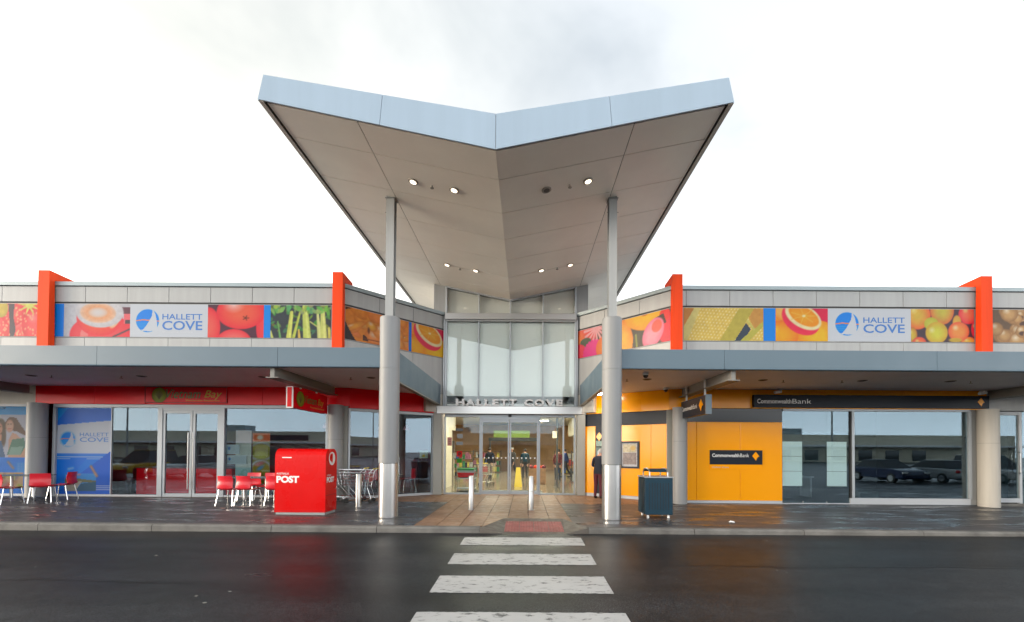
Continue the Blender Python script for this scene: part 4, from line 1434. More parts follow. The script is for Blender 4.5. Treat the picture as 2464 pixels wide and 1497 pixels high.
text('lettering', 'HALLETT', FL, 10.692, 11.94, 5.495, 5.66, 0.0085, 'blue2', lb, bold=0.012)
text('lettering', 'COVE', FL, 10.692, 11.94, 5.19, 5.455, 0.0085, 'blue2', lb, bold=0.016)
text('lettering', 'Shopping Centre', FL, 10.70, 11.62, 5.10, 5.16, 0.0085, 'greytext', lb)
# pears
a = Art(1.90, BH, (74, 56, 68))
for args in ((0.2, 0.8, 0.4, 0.42, (222, 190, 85), (240, 110, 70)), (0.95, 0.95, 0.36, 0.42, (205, 195, 90), (225, 120, 75)), (1.75, 0.85, 0.3, 0.3, (245, 130, 100), (235, 60, 80)),
             (0.05, 0.2, 0.14, 0.25, (215, 190, 80), (190, 120, 60)), (0.25, -0.05, 0.22, 0.2, (235, 130, 80), (225, 90, 80)), (1.75, 0.0, 0.22, 0.16, (225, 190, 90), (240, 120, 70)), (1.95, 0.4, 0.12, 0.25, (235, 60, 80), None)):
    a.ell(*args, hl=(240, 228, 150))
a.ell(0.62, 0.55, 0.22, 0.2, (206, 206, 92), (190, 190, 70)).ell(0.78, 0.28, 0.34, 0.33, (214, 212, 88), (215, 170, 70), rot=0.4, hl=(244, 240, 180))
a.ell(1.4, 0.6, 0.13, 0.22, (228, 190, 90), (220, 160, 80)).ell(1.45, 0.32, 0.32, 0.30, (250, 165, 90), (235, 105, 75), hl=(250, 235, 190)).ell(1.35, 0.06, 0.2, 0.07, (205, 175, 75))
banner('banner', a.noise(7, 0.05), FL, 12.127, 'pears banner beside the last orange fin')
# mushrooms
banner('banner', Art(0.13, BH, (0, 140, 240), 0.06), FL, 14.40, 'sliver of plain blue banner beside the mushrooms')
a = Art(2.4, BH, (112, 88, 66))
for k in range(34):
    cx, cy, rr = rng.uniform(0, 2.5), rng.uniform(0, 1), rng.uniform(0.14, 0.28)
    a.ell(cx, cy, rr * 1.1, rr, (208, 168, 116), (160, 118, 76), rot=rng.uniform(-0.5, 0.5), hl=(242, 228, 205), hs=0.5)
    if k % 4 == 0:
        a.ell(cx, cy - rr * 0.3, rr * 0.6, rr * 0.35, (88, 62, 52))
banner('banner', a.noise(9, 0.08), FL, 14.535, 'brown mushroom banner beyond the last orange fin')

# ================================================================== RESTAURANT SHOPFRONT
rest = thing('restaurant_shopfront', 'red banded restaurant shopfront with glass double doors', 'shopfront', (-9.5, 13.5, 0))
for a_, b_ in ((-14.98, -13.1), (-13.1, -11.49), (-8.885, -7.78), (-7.78, -6.5), (-6.5, -5.42)):
    MB().fbox(FSL, a_ + 0.004, b_ - 0.004, -0.1, 0.10, 2.985, 3.545).build('header_panel', 'red', rest, bevel=0.004)
MB().fbox(FSL, -11.49, -8.885, -0.1, 0.06, 2.985, 3.545).build('header_panel', 'red', rest)
MB().add([FSL(-5.42, 0.10, 2.97), FSL(-5.42, -0.1, 2.97), FLL(0.1, -0.05, 2.97), FLL(0.05, 0.10, 2.97), FSL(-5.42, 0.10, 3.545), FSL(-5.42, -0.1, 3.545), FLL(0.1, -0.05, 3.545), FLL(0.05, 0.10, 3.545)],
         [(0, 1, 2, 3), (4, 5, 6, 7), (0, 3, 7, 4), (1, 2, 6, 5)]).build('header_panel', 'red', rest)
for a_, b_ in ((0.05, 1.5), (1.5, 2.98)):
    MB().fbox(FLL, a_ + 0.004, b_ - 0.004, -0.1, 0.10, 2.915, 3.545).build('header_panel', 'red', rest, bevel=0.004)
MB().fbox(FSL, -14.48, -5.70, -0.08, 0.03, 2.875, 2.98).build('head_rail', 'alu', rest, bevel=0.004)
zf = zp(-10) - 0.02
for a_, b_ in ((-14.48, -11.13), (-9.03, -5.70)):
    MB().fbox(FSL, a_, b_, -0.08, 0.03, zf, 0.115).build('bottom_rail', 'whitemetal', rest, bevel=0.004)
for x0, x1 in ((-14.48, -14.39), (-11.14, -10.99), (-9.17, -9.02), (-5.80, -5.70)):
    MB().fbox(FSL, x0, x1, -0.08, 0.04, 0.0, 2.874).build('jamb', 'alu', rest, bevel=0.004)
MB().fbox(FSL, -12.655, -12.635, -0.06, 0.0, 0.116, 2.874).build('mullion', 'alu', rest)
for a_, b_ in ((-14.388, -12.656), (-12.634, -11.141), (-9.019, -5.801)):
    MB().fbox(FSL, a_, b_, -0.032, -0.022, 0.116, 2.874).build('pane', 'shopglass', rest)
MB().fbox(FSL, -10.99, -9.17, -0.06, 0.03, 2.80, 2.874).build('door_head', 'alu', rest)
for x0, x1, hx in ((-10.985, -10.05, -10.12), (-10.03, -9.175, -9.96)):
    d = MB()
    d.fbox(FSL, x0, x0 + 0.075, -0.04, 0.02, 0.045, 2.795)
    d.fbox(FSL, x1 - 0.075, x1, -0.04, 0.02, 0.045, 2.795)
    d.fbox(FSL, x0 + 0.075, x1 - 0.075, -0.04, 0.02, 0.045, 0.16)
    d.fbox(FSL, x0 + 0.075, x1 - 0.075, -0.04, 0.02, 2.70, 2.795)
    dd = d.build('door', 'alu', rest)
    MB().fbox(FSL, x0 + 0.075, x1 - 0.075, -0.015, -0.007, 0.16, 2.70).build('pane', 'shopglass', dd)
    h = MB()
    h.tube([FSL(hx, 0.09, 0.30), FSL(hx, 0.09, 2.1)], 0.016, 10)
    for z in (0.45, 1.9):
        h.tube([FSL(hx, 0.0, z), FSL(hx, 0.09, z)], 0.011, 8)
    h.build('handle', 'steel', dd, smooth=True)
# splayed window
MB().fbox(FLL, 0.05, 2.94, -0.06, 0.03, 2.82, 2.912).build('head_rail', 'alu', rest, bevel=0.004)
MB().fbox(FLL, 0.05, 2.94, -0.06, 0.03, -0.02, 0.075).build('bottom_rail', 'whitemetal', rest, bevel=0.004)
for s0 in (0.05, 1.47, 2.88):
    MB().fbox(FLL, s0, s0 + 0.06, -0.06, 0.03, 0.075, 2.82).build('jamb', 'alu', rest, bevel=0.004)
for a_, b_ in ((0.11, 1.47), (1.53, 2.88)):
    MB().fbox(FLL, a_, b_, -0.03, -0.02, 0.075, 2.82).build('pane', 'shopglass', rest)
# neighbour at the far left
nb = thing('poster_shopfront', 'beige shopfront with a blue poster window at the far left', 'shopfront', (-17, 13.5, 0))
MB().fbox(FSL, -24, -14.99, -0.2, 0.05, 2.97, 3.545).build('wall', 'beige', nb)
MB().fbox(FSL, -24, -14.9, -0.08, 0.03, 2.90, 2.968).build('head_rail', 'whitemetal', nb)
MB().fbox(FSL, -24, -14.9, -0.08, 0.03, zp(-18) - 0.02, 0.12).build('bottom_rail', 'whitemetal', nb)
MB().fbox(FSL, -24, -17.7, -0.1, -0.05, 0.12, 2.90).build('wall', 'beige', nb)
MB().fbox(FSL, -17.7, -14.9, -0.03, -0.02, 0.121, 2.899).build('pane', 'shopglass', nb)

# sign box above the doors
sg = thing('fascia_sign', 'red sign panel with green script above the restaurant doors', 'sign', (-10.2, 13.4, 3.0))
MB().fbox(FSL, -11.485, -8.89, 0.062, 0.125, 3.035, 3.535).build('sign_panel', 'red', sg, bevel=0.004)
mb = MB()
for b_ in ((-11.485, -8.89, 3.035, 3.047), (-11.485, -8.89, 3.523, 3.535), (-11.485, -11.473, 3.047, 3.523), (-8.902, -8.89, 3.047, 3.523)):
    mb.fbox(FSL, b_[0], b_[1], 0.125, 0.132, b_[2], b_[3])
mb.build('edge_frame', 'maroon', sg)


def vb_badge(par, F, s, z, r, o):
    A_ = Art(2 * r, 2 * r, (150, 15, 20), 0.012)
    A_.sf = 0.05
    A_.ell(0.5, 0.5, 0.48, 0.5, (200, 205, 60), (130, 150, 35))
    A_.ell(0.48, 0.5, 0.3, 0.36, (190, 190, 110), (170, 175, 60))
    for k in range(7):
        A_.seg((0.5, 0.25), (0.5 + 0.3 * math.cos(0.6 + k * 0.33), 0.35 + 0.45 * math.sin(0.6 + k * 0.33)), 0.05, (110, 95, 50), 0.02)
    n = 28
    mb_ = MB()
    ob = A_.build('badge', F, s - r, z - r, o, par, thick=0.002)
    # trim the square print to a disc
    bm = bmesh.new()
    bm.from_mesh(ob.data)
    off = par.location
    cx = Vector(F(s, o, z)) - off
    bmesh.ops.delete(bm, geom=[f for f in bm.faces if (f.calc_center_median() - cx).length > r], context='FACES')
    bm.to_mesh(ob.data)
    bm.free()


vb_badge(sg, FSL, -11.03, 3.27, 0.24, 0.130)
text('lettering', 'Vietnam', FSL, -10.82, -9.72, 3.17, 3.46, 0.128, 'signgreen', sg, bold=0.008, shear=0.3)
text('lettering', 'Bay', FSL, -9.60, -9.05, 3.13, 3.43, 0.128, 'gold', sg, shear=0.3)
text('lettering', 'Vietnamese Restaurant', FSL, -10.2, -9.12, 3.085, 3.135, 0.128, 'gold', sg)

# hanging restaurant sign
hs = thing('hanging_sign', 'red box sign with green badge hung below the awning beam', 'sign', (-5.70, 12.2, 2.7))
MB().box(-5.78, -5.62, 11.22, 13.18, 2.69, 3.24).build('sign_box', 'red', hs)
MB().box(-5.79, -5.61, 11.195, 11.222, 2.68, 3.25).build('end_cap', 'white', hs)
MB().box(-5.757, -5.643, 11.187, 11.196, 2.71, 3.23).build('end_panel', 'postred', hs)
FH = Frame((-5.62, 11.2), (-5.62, 13.2))       # s runs away from the street; visible face looks to +x
vb_badge(hs, FH, 0.38, 2.96, 0.21, 0.010)
text('lettering', 'Vietnam', FH, 0.62, 1.28, 2.88, 3.10, 0.006, 'signgreen', hs, bold=0.008, shear=0.3)
text('lettering', 'Bay', FH, 1.36, 1.72, 2.84, 3.08, 0.006, 'gold', hs, shear=0.3)
text('lettering', 'Vietnamese Restaurant', FH, 0.9, 1.75, 2.77, 2.82, 0.006, 'gold', hs)
for y in (11.75, 12.65):
    MB().cyl((-5.70, y, 3.24), (-5.70, y, 3.55), 0.028, seg=10).build('hanger', 'white', hs, smooth=True)

# posters in the windows
FP = Frame((0, 13.52), (1, 13.52))
a = Art(1.72, 2.74, (10, 135, 240), 0.02)
A = a.A
a.poly([(0, 0.99), (A, 0.99), (A, 0.86), (0, 0.80)], (35, 120, 225)).poly([(0, 1), (0.12, 1), (0.0, 0.85)], (0, 150, 235))
a.poly([(0, 0.80), (A, 0.855), (A, 0.47), (0, 0.47)], (214, 222, 236))
a.rect(0, 0.452, A, 0.462, (70, 140, 230)).rect(0, 0.425, A, 0.435, (200, 220, 240)).rect(0, 0.405, A, 0.413, (170, 200, 238))
a.poly([(0.2, 0.18), (A, 0.50), (A, 0), (0.0, 0)], (12, 105, 215))
a.poly([(0.0, 0.40), (0.36, 0.42), (0.12, 0.16), (0, 0.16)], (0, 128, 245))
a.rect(0.1, 0.03, 0.46, 0.235, (60, 150, 225)).poly([(0.1, 0.18), (0.2, 0.185), (0.46, 0.155), (0.46, 0.14), (0.1, 0.12)], (112, 118, 92)).poly([(0.1, 0.03), (0.1, 0.125), (0.3, 0.15), (0.22, 0.03)], (176, 172, 162))
a.poly([(0.22, 0.03), (0.29, 0.12), (0.46, 0.145), (0.46, 0.03)], (28, 92, 128))
a.seg((0.40, 0.32), (0.47, 0.21), 0.022, (238, 150, 90)).seg((0.14, 0.29), (0.19, 0.30), 0.02, (190, 205, 245)).seg((0.2, 0.225), (0.27, 0.225), 0.02, (205, 130, 150))
for k in range(3):
    a.rect(0.46, 0.045 + k * 0.024, A, 0.053 + k * 0.024, (190, 210, 245))
logo_art(a, 0.125, 0.637, 0.088, (214, 222, 236))
pp = thing('window_poster', 'blue and white sailing logo poster with a beach photo filling a window', 'poster', (-13.5, 13.5, 0.1))
a.build('print_panel', FP, -14.386, 0.12, 0.0, pp)
text('lettering', 'HALLETT', FP, -13.665, -12.745, 1.955, 2.075, 0.003, 'blue2', pp, bold=0.012)
text('lettering', 'COVE', FP, -13.665, -12.745, 1.775, 1.925, 0.003, 'blue2', pp, bold=0.016)

a = Art(2.7, 2.77, (0, 166, 236), 0.025)
A = a.A
a.rect(0.2, 0.405, 0.84, 0.905, (212, 210, 228))
a.sf = 0.012
a.ell(0.525, 0.76, 0.058, 0.10, (84, 58, 50)).ell(0.56, 0.66, 0.03, 0.12, (84, 58, 50)).ell(0.505, 0.745, 0.042, 0.07, (222, 165, 140), (200, 138, 115))
a.poly([(0.44, 0.405), (0.44, 0.60), (0.53, 0.62), (0.59, 0.405)], (64, 104, 150)).poly([(0.48, 0.62), (0.48, 0.68), (0.54, 0.68), (0.54, 0.6)], (214, 156, 132))
a.poly([(0.62, 0.88), (0.70, 0.87), (0.76, 0.78), (0.82, 0.70), (0.81, 0.66), (0.72, 0.71), (0.66, 0.72), (0.58, 0.74), (0.575, 0.82)], (112, 76, 64))
a.ell(0.628, 0.775, 0.046, 0.072, (238, 192, 172), (222, 165, 145)).ell(0.61, 0.795, 0.007, 0.005, (70, 50, 45)).ell(0.642, 0.797, 0.007, 0.005, (70, 50, 45)).seg((0.613, 0.742), (0.642, 0.745), 0.008, (200, 96, 96))
a.ell(0.49, 0.765, 0.006, 0.005, (60, 45, 40)).ell(0.52, 0.765, 0.006, 0.005, (60, 45, 40)).seg((0.49, 0.715), (0.52, 0.717), 0.008, (190, 90, 90))
a.poly([(0.66, 0.70), (0.71, 0.68), (0.80, 0.60), (0.83, 0.405), (0.62, 0.405), (0.62, 0.62)], (228, 178, 158))
a.poly([(0.60, 0.44), (0.66, 0.62), (0.80, 0.64), (0.81, 0.54), (0.76, 0.44)], (96, 142, 128)).poly([(0.62, 0.44), (0.65, 0.53), (0.79, 0.54), (0.76, 0.44)], (150, 182, 172))
a.sf = 0.03
a.rect(0, 0.40, 0.1, 0.88, (0, 166, 236))
a.poly([(0.86, 0.62), (1.0, 0.46), (1.0, 0.40), (0.82, 0.40)], (190, 215, 240)).poly([(0, 0.40), (1, 0.42), (1, 0.0), (0, 0)], (5, 135, 245))
for i in range(6):
    for j in range(5):
        a.ell(0.74 + i * 0.038, 0.22 + j * 0.03, 0.013, 0.011, (140, 185, 250))
a.seg((0.62, 0.36), (0.68, 0.29), 0.02, (235, 140, 90))
a.rect(0.2, 0.06, 0.80, 0.24, (214, 178, 150))
for k in range(40):
    a.ell(rng.uniform(0.22, 0.78), rng.uniform(0.08, 0.22), 0.03, 0.02, (rng.uniform(120, 235), rng.uniform(70, 200), rng.uniform(50, 160)), rot=rng.uniform(0, 3))
tag(a.build('window_poster', FP, -17.65, 0.124, 0.0), 'cyan poster of two smiling women and a food photo, beyond the column', 'poster')

FI = Frame((0, 13.545), (1, 13.545))
ip = [(-9.0, 1.42, 0.42, 0.30, (196, 216, 226), 'pale notice with a blue logo taped inside the restaurant window, upper one'), (-8.98, 1.10, 0.62, 0.28, (205, 222, 228), 'pale landscape notice taped inside the restaurant window, lower one')]
for x, z, w, h, c, lab in ip:
    a = Art(w, h, c, 0.02)
    a.sf = 0.06
    for k in range(5):
        a.seg((0.55, 0.2 + 0.14 * k), (a.A * 0.9, 0.2 + 0.14 * k), 0.03, (165, 190, 205))
    a.ell(0.3, 0.6, 0.14, 0.18, (60, 130, 200))
    tag(a.build('paper_notice', FI, x, z, 0.0), lab, 'notice')
a = Art(0.50, 2.05, (215, 226, 218), 0.03)
a.rect(0, 0.8, 1, 1, (238, 225, 228)).rect(0.0, 0.0, 0.3, 0.42, (165, 205, 205)).noise(5, 0.08)
tag(a.build('window_poster', FI, -8.72, 0.13, -0.02), 'tall white menu poster inside the restaurant window', 'poster')
a = Art(0.55, 1.95, (150, 140, 35), 0.025)
a.rect(0, 0.86, 0.3, 1.0, (232, 110, 30)).ell(0.12, 0.93, 0.05, 0.04, (250, 240, 220))
a.ell(0.14, 0.62, 0.17, 0.12, (188, 190, 60), (120, 112, 30)).ring(0.14, 0.70, 0.2, 0.14, 0.03, (170, 175, 190)).ell(0.14, 0.42, 0.18, 0.16, (160, 150, 40), (130, 120, 40)).ring(0.14, 0.40, 0.17, 0.15, 0.035, (190, 195, 200))
a.ell(0.13, 0.43, 0.07, 0.03, (70, 150, 190), rot=0.6).ell(0.12, 0.50, 0.08, 0.03, (205, 120, 120), rot=0.3).rect(0, 0, 1, 0.15, (140, 70, 30))
tag(a.build('window_poster', FI, -8.18, 0.14, -0.03), 'olive and orange food poster inside the restaurant window', 'poster')
FLI = Frame((-5.15 - 0.03, 13.5 + 0.045), (-2.75 - 0.03, 15.2 + 0.045))
a = Art(0.30, 0.26, (205, 215, 190), 0.02)
a.rect(0.35, 0.1, 0.7, 0.5, (215, 190, 60))
tag(a.build('paper_notice', FLI, 2.46, 1.30, 0.0), 'small pale notice on the splayed window near the entrance', 'notice')


# ================================================================== BANK SHOPFRONT
bank = thing('bank_shopfront', 'yellow panelled bank shopfront with tinted windows', 'shopfront', (9, 13.3, 0))
for a_, b_ in ((5.56, 5.92), (5.92, 7.29), (7.29, 8.615)):
    MB().fbox(FSR, a_ + 0.005, b_ - 0.005, -0.05, 0.0, 0.065, 2.525).build('wall_panel', 'yellow', bank, bevel=0.003)
MB().fbox(FSR, 5.5, 8.615, -0.2, -0.052, -0.1, 2.95).build('wall', 'joint', bank)
MB().fbox(FSR, 5.56, 8.612, -0.05, -0.004, 2.53, 2.942).build('transom_panel', mat('dark_glass_panel', (0.028, 0.034, 0.045), 0.15, spec=0.3), bank)
MB().fbox(FSR, 5.52, 8.615, -0.05, -0.008, -0.12, 0.062).build('plinth', 'whitemetal', bank)
for a_, b_ in ((5.45, 7.60), (7.60, 9.9), (9.9, 12.4), (12.4, 15.0)):
    MB().fbox(FSR, a_ + 0.003, b_ - 0.003, -0.1, 0.04, 2.955, 3.545).build('header_panel', 'yellow', bank, bevel=0.003)
MB().add([FRR(3.03, 0.04, 2.90), FRR(3.03, -0.1, 2.90), FSR(5.453, -0.1, 2.955), FSR(5.453, 0.04, 2.955), FRR(3.03, 0.04, 3.545), FRR(3.03, -0.1, 3.545), FSR(5.453, -0.1, 3.545), FSR(5.453, 0.04, 3.545)],
         [(0, 1, 2, 3), (4, 5, 6, 7), (0, 3, 7, 4), (1, 2, 6, 5)]).build('header_panel', 'yellow', bank)
# splayed part with the cash machine
MB().fbox(FRR, -0.03, 3.0, -0.2, -0.052, -0.1, 2.95).build('wall', 'joint', bank)
for a_, b_ in ((-0.10, 0.95), (0.95, 2.07), (2.07, 3.03)):
    MB().fbox(FRR, a_ + 0.003, b_ - 0.003, -0.1, 0.04, 2.90, 3.545).build('header_panel', 'yellow', bank, bevel=0.003)
MB().fbox(FRR, -0.03, 3.0, -0.05, -0.004, 2.475, 2.895).build('transom_panel', 'navy', bank)
for a_, b_ in ((-0.03, 0.405), (1.05, 2.42), (2.42, 3.0)):
    MB().fbox(FRR, a_ + 0.004, b_ - 0.004, -0.05, 0.0, 0.105, 2.465).build('wall_panel', 'yellow', bank, bevel=0.003)
MB().fbox(FRR, 0.41, 1.046, -0.05, -0.012, 0.105, 2.47).build('wall_panel', 'navy', bank)
MB().fbox(FRR, -0.03, 3.0, -0.05, -0.006, -0.05, 0.10).build('plinth', 'whitemetal', bank)
# windows
zb = zp(11) - 0.03
MB().fbox(FSR, 8.62, 14.50, -0.06, 0.03, 2.885, 2.95).build('head_rail', 'alu', bank)
MB().fbox(FSR, 8.62, 10.735, -0.06, 0.0, zb, 0.0).build('bottom_rail', 'whitemetal', bank)
MB().fbox(FSR, 10.735, 14.50, -0.06, 0.01, zb, 0.165).build('bottom_rail', 'whitemetal', bank)
MB().fbox(FSR, 10.735, 10.78, -0.06, 0.01, 0.166, 2.884).build('jamb', 'rubber', bank)
MB().fbox(FSR, 10.782, 10.86, -0.06, 0.03, 0.166, 2.884).build('jamb', 'alu', bank)
MB().fbox(FSR, 14.44, 14.53, -0.06, 0.03, 0.166, 2.884).build('jamb', 'alu', bank)
for a_, b_ in ((8.622, 9.26), (9.265, 10.01), (10.015, 10.734)):
    MB().fbox(FSR, a_, b_, -0.032, -0.022, 0.002, 2.884).build('pane', 'bankglass', bank)
MB().fbox(FSR, 10.862, 14.438, -0.032, -0.022, 0.166, 2.884).build('pane', 'bankglass', bank)
FBI = Frame((0, 13.34), (1, 13.34))
MB().fbox(FBI, 10.87, 14.43, -0.006, 0.0, 0.17, 2.11).build('window_film', glass('dark_film', 0.01, (0.30, 0.42, 0.48)), bank)
MB().fbox(FBI, 8.63, 10.73, -0.006, 0.0, 1.94, 2.22).build('window_film', glass('grey_film', 0.02, (0.42, 0.50, 0.47)), bank)
for x0 in (8.635, 10.035):
    for k in range(3):
        MB().fbox(FBI, x0, x0 + 0.62, 0.001, 0.005, 0.53 + k * 0.468, 0.53 + k * 0.468 + 0.458).build('frosted_sheet', 'frost', bank)
for x in (9.262, 10.012):
    MB().fbox(FSR, x - 0.012, x + 0.012, -0.04, -0.01, -0.01, 0.06).build('glass_clip', 'steel', bank)
tag(MB().box(11.2, 11.8, 13.5, 13.9, -0.02, 0.36).build('carton', 'tan', None, bevel=0.01), 'tan carton on the floor behind the bank window', 'carton')
# end door
nbr = thing('glass_door_shopfront', 'pale framed glass door at the far end past the bank', 'shopfront', (15.6, 13.3, 0))
MB().fbox(FSR, 14.99, 24, -0.2, 0.03, 2.93, 3.545).build('wall', 'panel', nbr)
MB().fbox(FSR, 16.9, 24, -0.2, -0.02, -0.1, 2.93).build('wall', 'panel', nbr)
mb = MB()
mb.fbox(FSR, 15.12, 15.21, -0.05, 0.03, 0.02, 2.90)
mb.fbox(FSR, 16.02, 16.10, -0.05, 0.03, 0.02, 2.90)
mb.fbox(FSR, 15.21, 16.02, -0.05, 0.03, 0.06, 0.19)
mb.fbox(FSR, 15.21, 16.02, -0.05, 0.03, 2.79, 2.90)
dd = mb.build('door', 'whitemetal', nbr)
MB().fbox(FSR, 15.21, 16.02, -0.02, -0.012, 0.19, 2.79).build('pane', 'bankglass', dd)
MB().tube([FSR(16.0, 0.03, 0.95), FSR(15.97, 0.09, 1.0), FSR(15.97, 0.09, 1.6), FSR(16.0, 0.03, 1.65)], 0.015, 8).build('handle', 'steel', dd, smooth=True)
MB().fbox(FSR, 16.12, 16.9, -0.03, -0.02, 0.02, 2.9).build('pane', 'bankglass', nbr)
MB().fbox(FSR, 15.0, 17, -0.06, 0.06, zp(15) - 0.03, 0.03).build('door_step', 'kerb', nbr)


def diamond(par, F, s, z, r, o):
    MB().prism([(s - r * 0.82, z + 0.05 * r), (s + 0.02 * r, z - r), (s + r * 0.82, z - 0.05 * r), (s, z + r)], lambda a, b, t: F(a, t, b), o, o + 0.006).build('emblem', 'yellow', par)
    MB().prism([(s + 0.10 * r, z - r * 1.02), (s + r * 0.86, z - 0.12 * r), (s + r * 0.52, z - 0.16 * r), (s + 0.22 * r, z - 0.55 * r)], lambda a, b, t: F(a, t, b), o + 0.0065, o + 0.009).build('emblem_corner', 'rubber', par)


def bank_text(par, F, s0, s1, s2, z0, z1, o):
    text('lettering', 'Commonwealth', F, s0, s1, z0, z1, o, 'white', par, bold=0.016, spacing=1.0)
    text('lettering', 'Bank', F, s1 + (s1 - s0) * 0.03, s2, z0, z1, o, 'white', par, bold=-0.004)


fs_ = thing('fascia_sign', 'long dark sign with white lettering above the bank windows', 'sign', (11.3, 13.2, 3.0))
MB().fbox(FSR, 7.643, 14.95, 0.042, 0.16, 2.985, 3.372).build('sign_box', 'navy', fs_, bevel=0.005)
bank_text(fs_, FSR, 7.74, 8.80, 9.42, 3.10, 3.245, 0.163)
diamond(fs_, FSR, 14.69, 3.18, 0.13, 0.163)
pl = thing('wall_plaque', 'dark lettered plaque with yellow diamond on the yellow wall panels', 'sign', (7.15, 13.3, 1.0))
MB().fbox(FSR, 6.331, 7.973, 0.001, 0.03, 1.195, 1.643).build('plaque_panel', 'navy', pl, bevel=0.003)
MB().fbox(FSR, 6.331, 7.973, 0.001, 0.022, 1.03, 1.192).build('plaque_strip', 'yellow', pl, bevel=0.003)
bank_text(pl, FSR, 6.40, 7.25, 7.55, 1.425, 1.535, 0.032)
text('lettering', 'Hallett Cove', FSR, 6.40, 6.92, 1.085, 1.135, 0.024, 'greytext', pl)
diamond(pl, FSR, 7.76, 1.46, 0.135, 0.032)
hb = thing('hanging_sign', 'dark box sign with yellow diamond hung below the awning beam', 'sign', (5.4, 12.1, 2.6))
MB().box(5.33, 5.47, 11.24, 13.0, 2.60, 3.10).build('sign_box', 'navy', hb)
MB().box(5.32, 5.48, 11.21, 11.242, 2.59, 3.11).build('end_cap', mat('sign_end', (0.12, 0.17, 0.21), 0.35), hb)
FHB = Frame((5.33, 13.0), (5.33, 11.24))     # face towards the entrance; s runs towards the street
bank_text(hb, FHB, 0.08, 0.90, 1.20, 2.80, 2.93, 0.003)
diamond(hb, FHB, 1.47, 2.86, 0.17, 0.003)
for y in (11.45, 12.75):
    MB().cyl((5.40, y, 3.10), (5.40, y, 3.55), 0.026, seg=10).build('hanger', 'white', hb, smooth=True)
# sign floodlights
for x, lab in ((8.35, 'curved white sign floodlight over the start of the bank sign'), (14.62, 'curved white sign floodlight over the far end of the bank sign')):
    fl = thing('sign_floodlight', lab, 'light', (x, 13.2, 3.4))
    MB().tube([(x + 0.12, 13.22, 3.50), (x + 0.10, 13.08, 3.54), (x + 0.04, 12.98, 3.50), (x - 0.05, 12.95, 3.44)], 0.030, 8).build('arm', 'white', fl, smooth=True)
    MB().cyl((x - 0.18, 12.95, 3.42), (x + 0.02, 12.95, 3.45), 0.045, seg=10).build('head', 'white', fl, smooth=True)
# cash machine
atm = thing('atm', 'dark cash machine in the yellow bank wall, in front of the man', 'atm', FRR(0.75, 0, 0.8))
MB().fbox(FRR, 0.44, 1.03, -0.01, 0.05, 0.75, 1.72).build('surround', mat('atm_green', (0.05, 0.11, 0.10), 0.4), atm, bevel=0.01)
MB().fbox(FRR, 0.53, 0.94, 0.051, 0.057, 1.28, 1.60).build('screen', mat('atm_screen', (0.2, 0.25, 0.28), 0.2, emit=(0.35, 0.45, 0.5), estr=0.5), atm)
MB().fbox(FRR, 0.50, 0.97, 0.051, 0.14, 1.02, 1.10).build('keypad_shelf', 'steel', atm, bevel=0.008)
MB().fbox(FRR, 0.44, 1.03, 0.0, 0.03, 1.76, 1.95).build('notice', mat('atm_notice', (0.30, 0.42, 0.36), 0.5, var=0.5, vscale=25), atm)
diamond(atm, FRR, 0.56, 2.09, 0.16, 0.0)
# framed poster
pf = thing('framed_poster', 'dark framed poster of a city on the yellow wall beside the column', 'poster', FRR(1.7, 0, 1.0))
mb = MB()
mb.fbox(FRR, 1.36, 1.42, 0.0, 0.04, 1.02, 1.92)
mb.fbox(FRR, 1.97, 2.03, 0.0, 0.04, 1.02, 1.92)
mb.fbox(FRR, 1.42, 1.97, 0.0, 0.04, 1.02, 1.08)
mb.fbox(FRR, 1.42, 1.97, 0.0, 0.04, 1.86, 1.92)
mb.build('frame', 'navy', pf)
a = Art(0.55, 0.78, (226, 226, 232), 0.015)
a.rect(0.05, 0.6, 0.66, 0.95, (238, 225, 195)).rect(0.05, 0.08, 0.66, 0.58, (176, 162, 160)).noise(16, 0.16).ell(0.5, 0.78, 0.12, 0.1, (245, 210, 140))
a.build('print_panel', FRR, 1.42, 1.08, 0.018, pf)

# ================================================================== SMALL FIXTURES UNDER THE AWNINGS
for x, y, lab in ((3.54, 10.55, 'dark security camera dome near the bank awning edge'), (4.86, 13.0, 'dark security camera dome by the yellow wall')):
    c = thing('security_camera', lab, 'camera', (x, y, 3.55))
    MB().lathe((x, y, 3.55), [(0.075, 0), (0.08, -0.05), (0.07, -0.065)], 18).build('base', 'white', c, smooth=True)
    MB().lathe((x, y, 3.55), [(0.065, -0.066), (0.06, -0.10), (0.035, -0.13), (0.005, -0.138)], 18).build('dome', 'rubber', c, smooth=True)
dl = thing('round_ceiling_light', 'glowing round ceiling light under the awning by the cash machine', 'light', (2.95, 14.0, 3.55))
MB().lathe((2.95, 14.0, 3.55), [(0.21, 0), (0.21, -0.05)], 28).build('rim', 'white', dl, smooth=True)
MB().lathe((2.95, 14.0, 3.55), [(0.20, -0.051), (0.17, -0.085), (0.09, -0.105), (0.005, -0.11)], 28).build('diffuser', mat('diffuser_glow', (1, 1, 1), 0.4, emit=(1, 0.93, 0.82), estr=22), dl, smooth=True)
k = 0
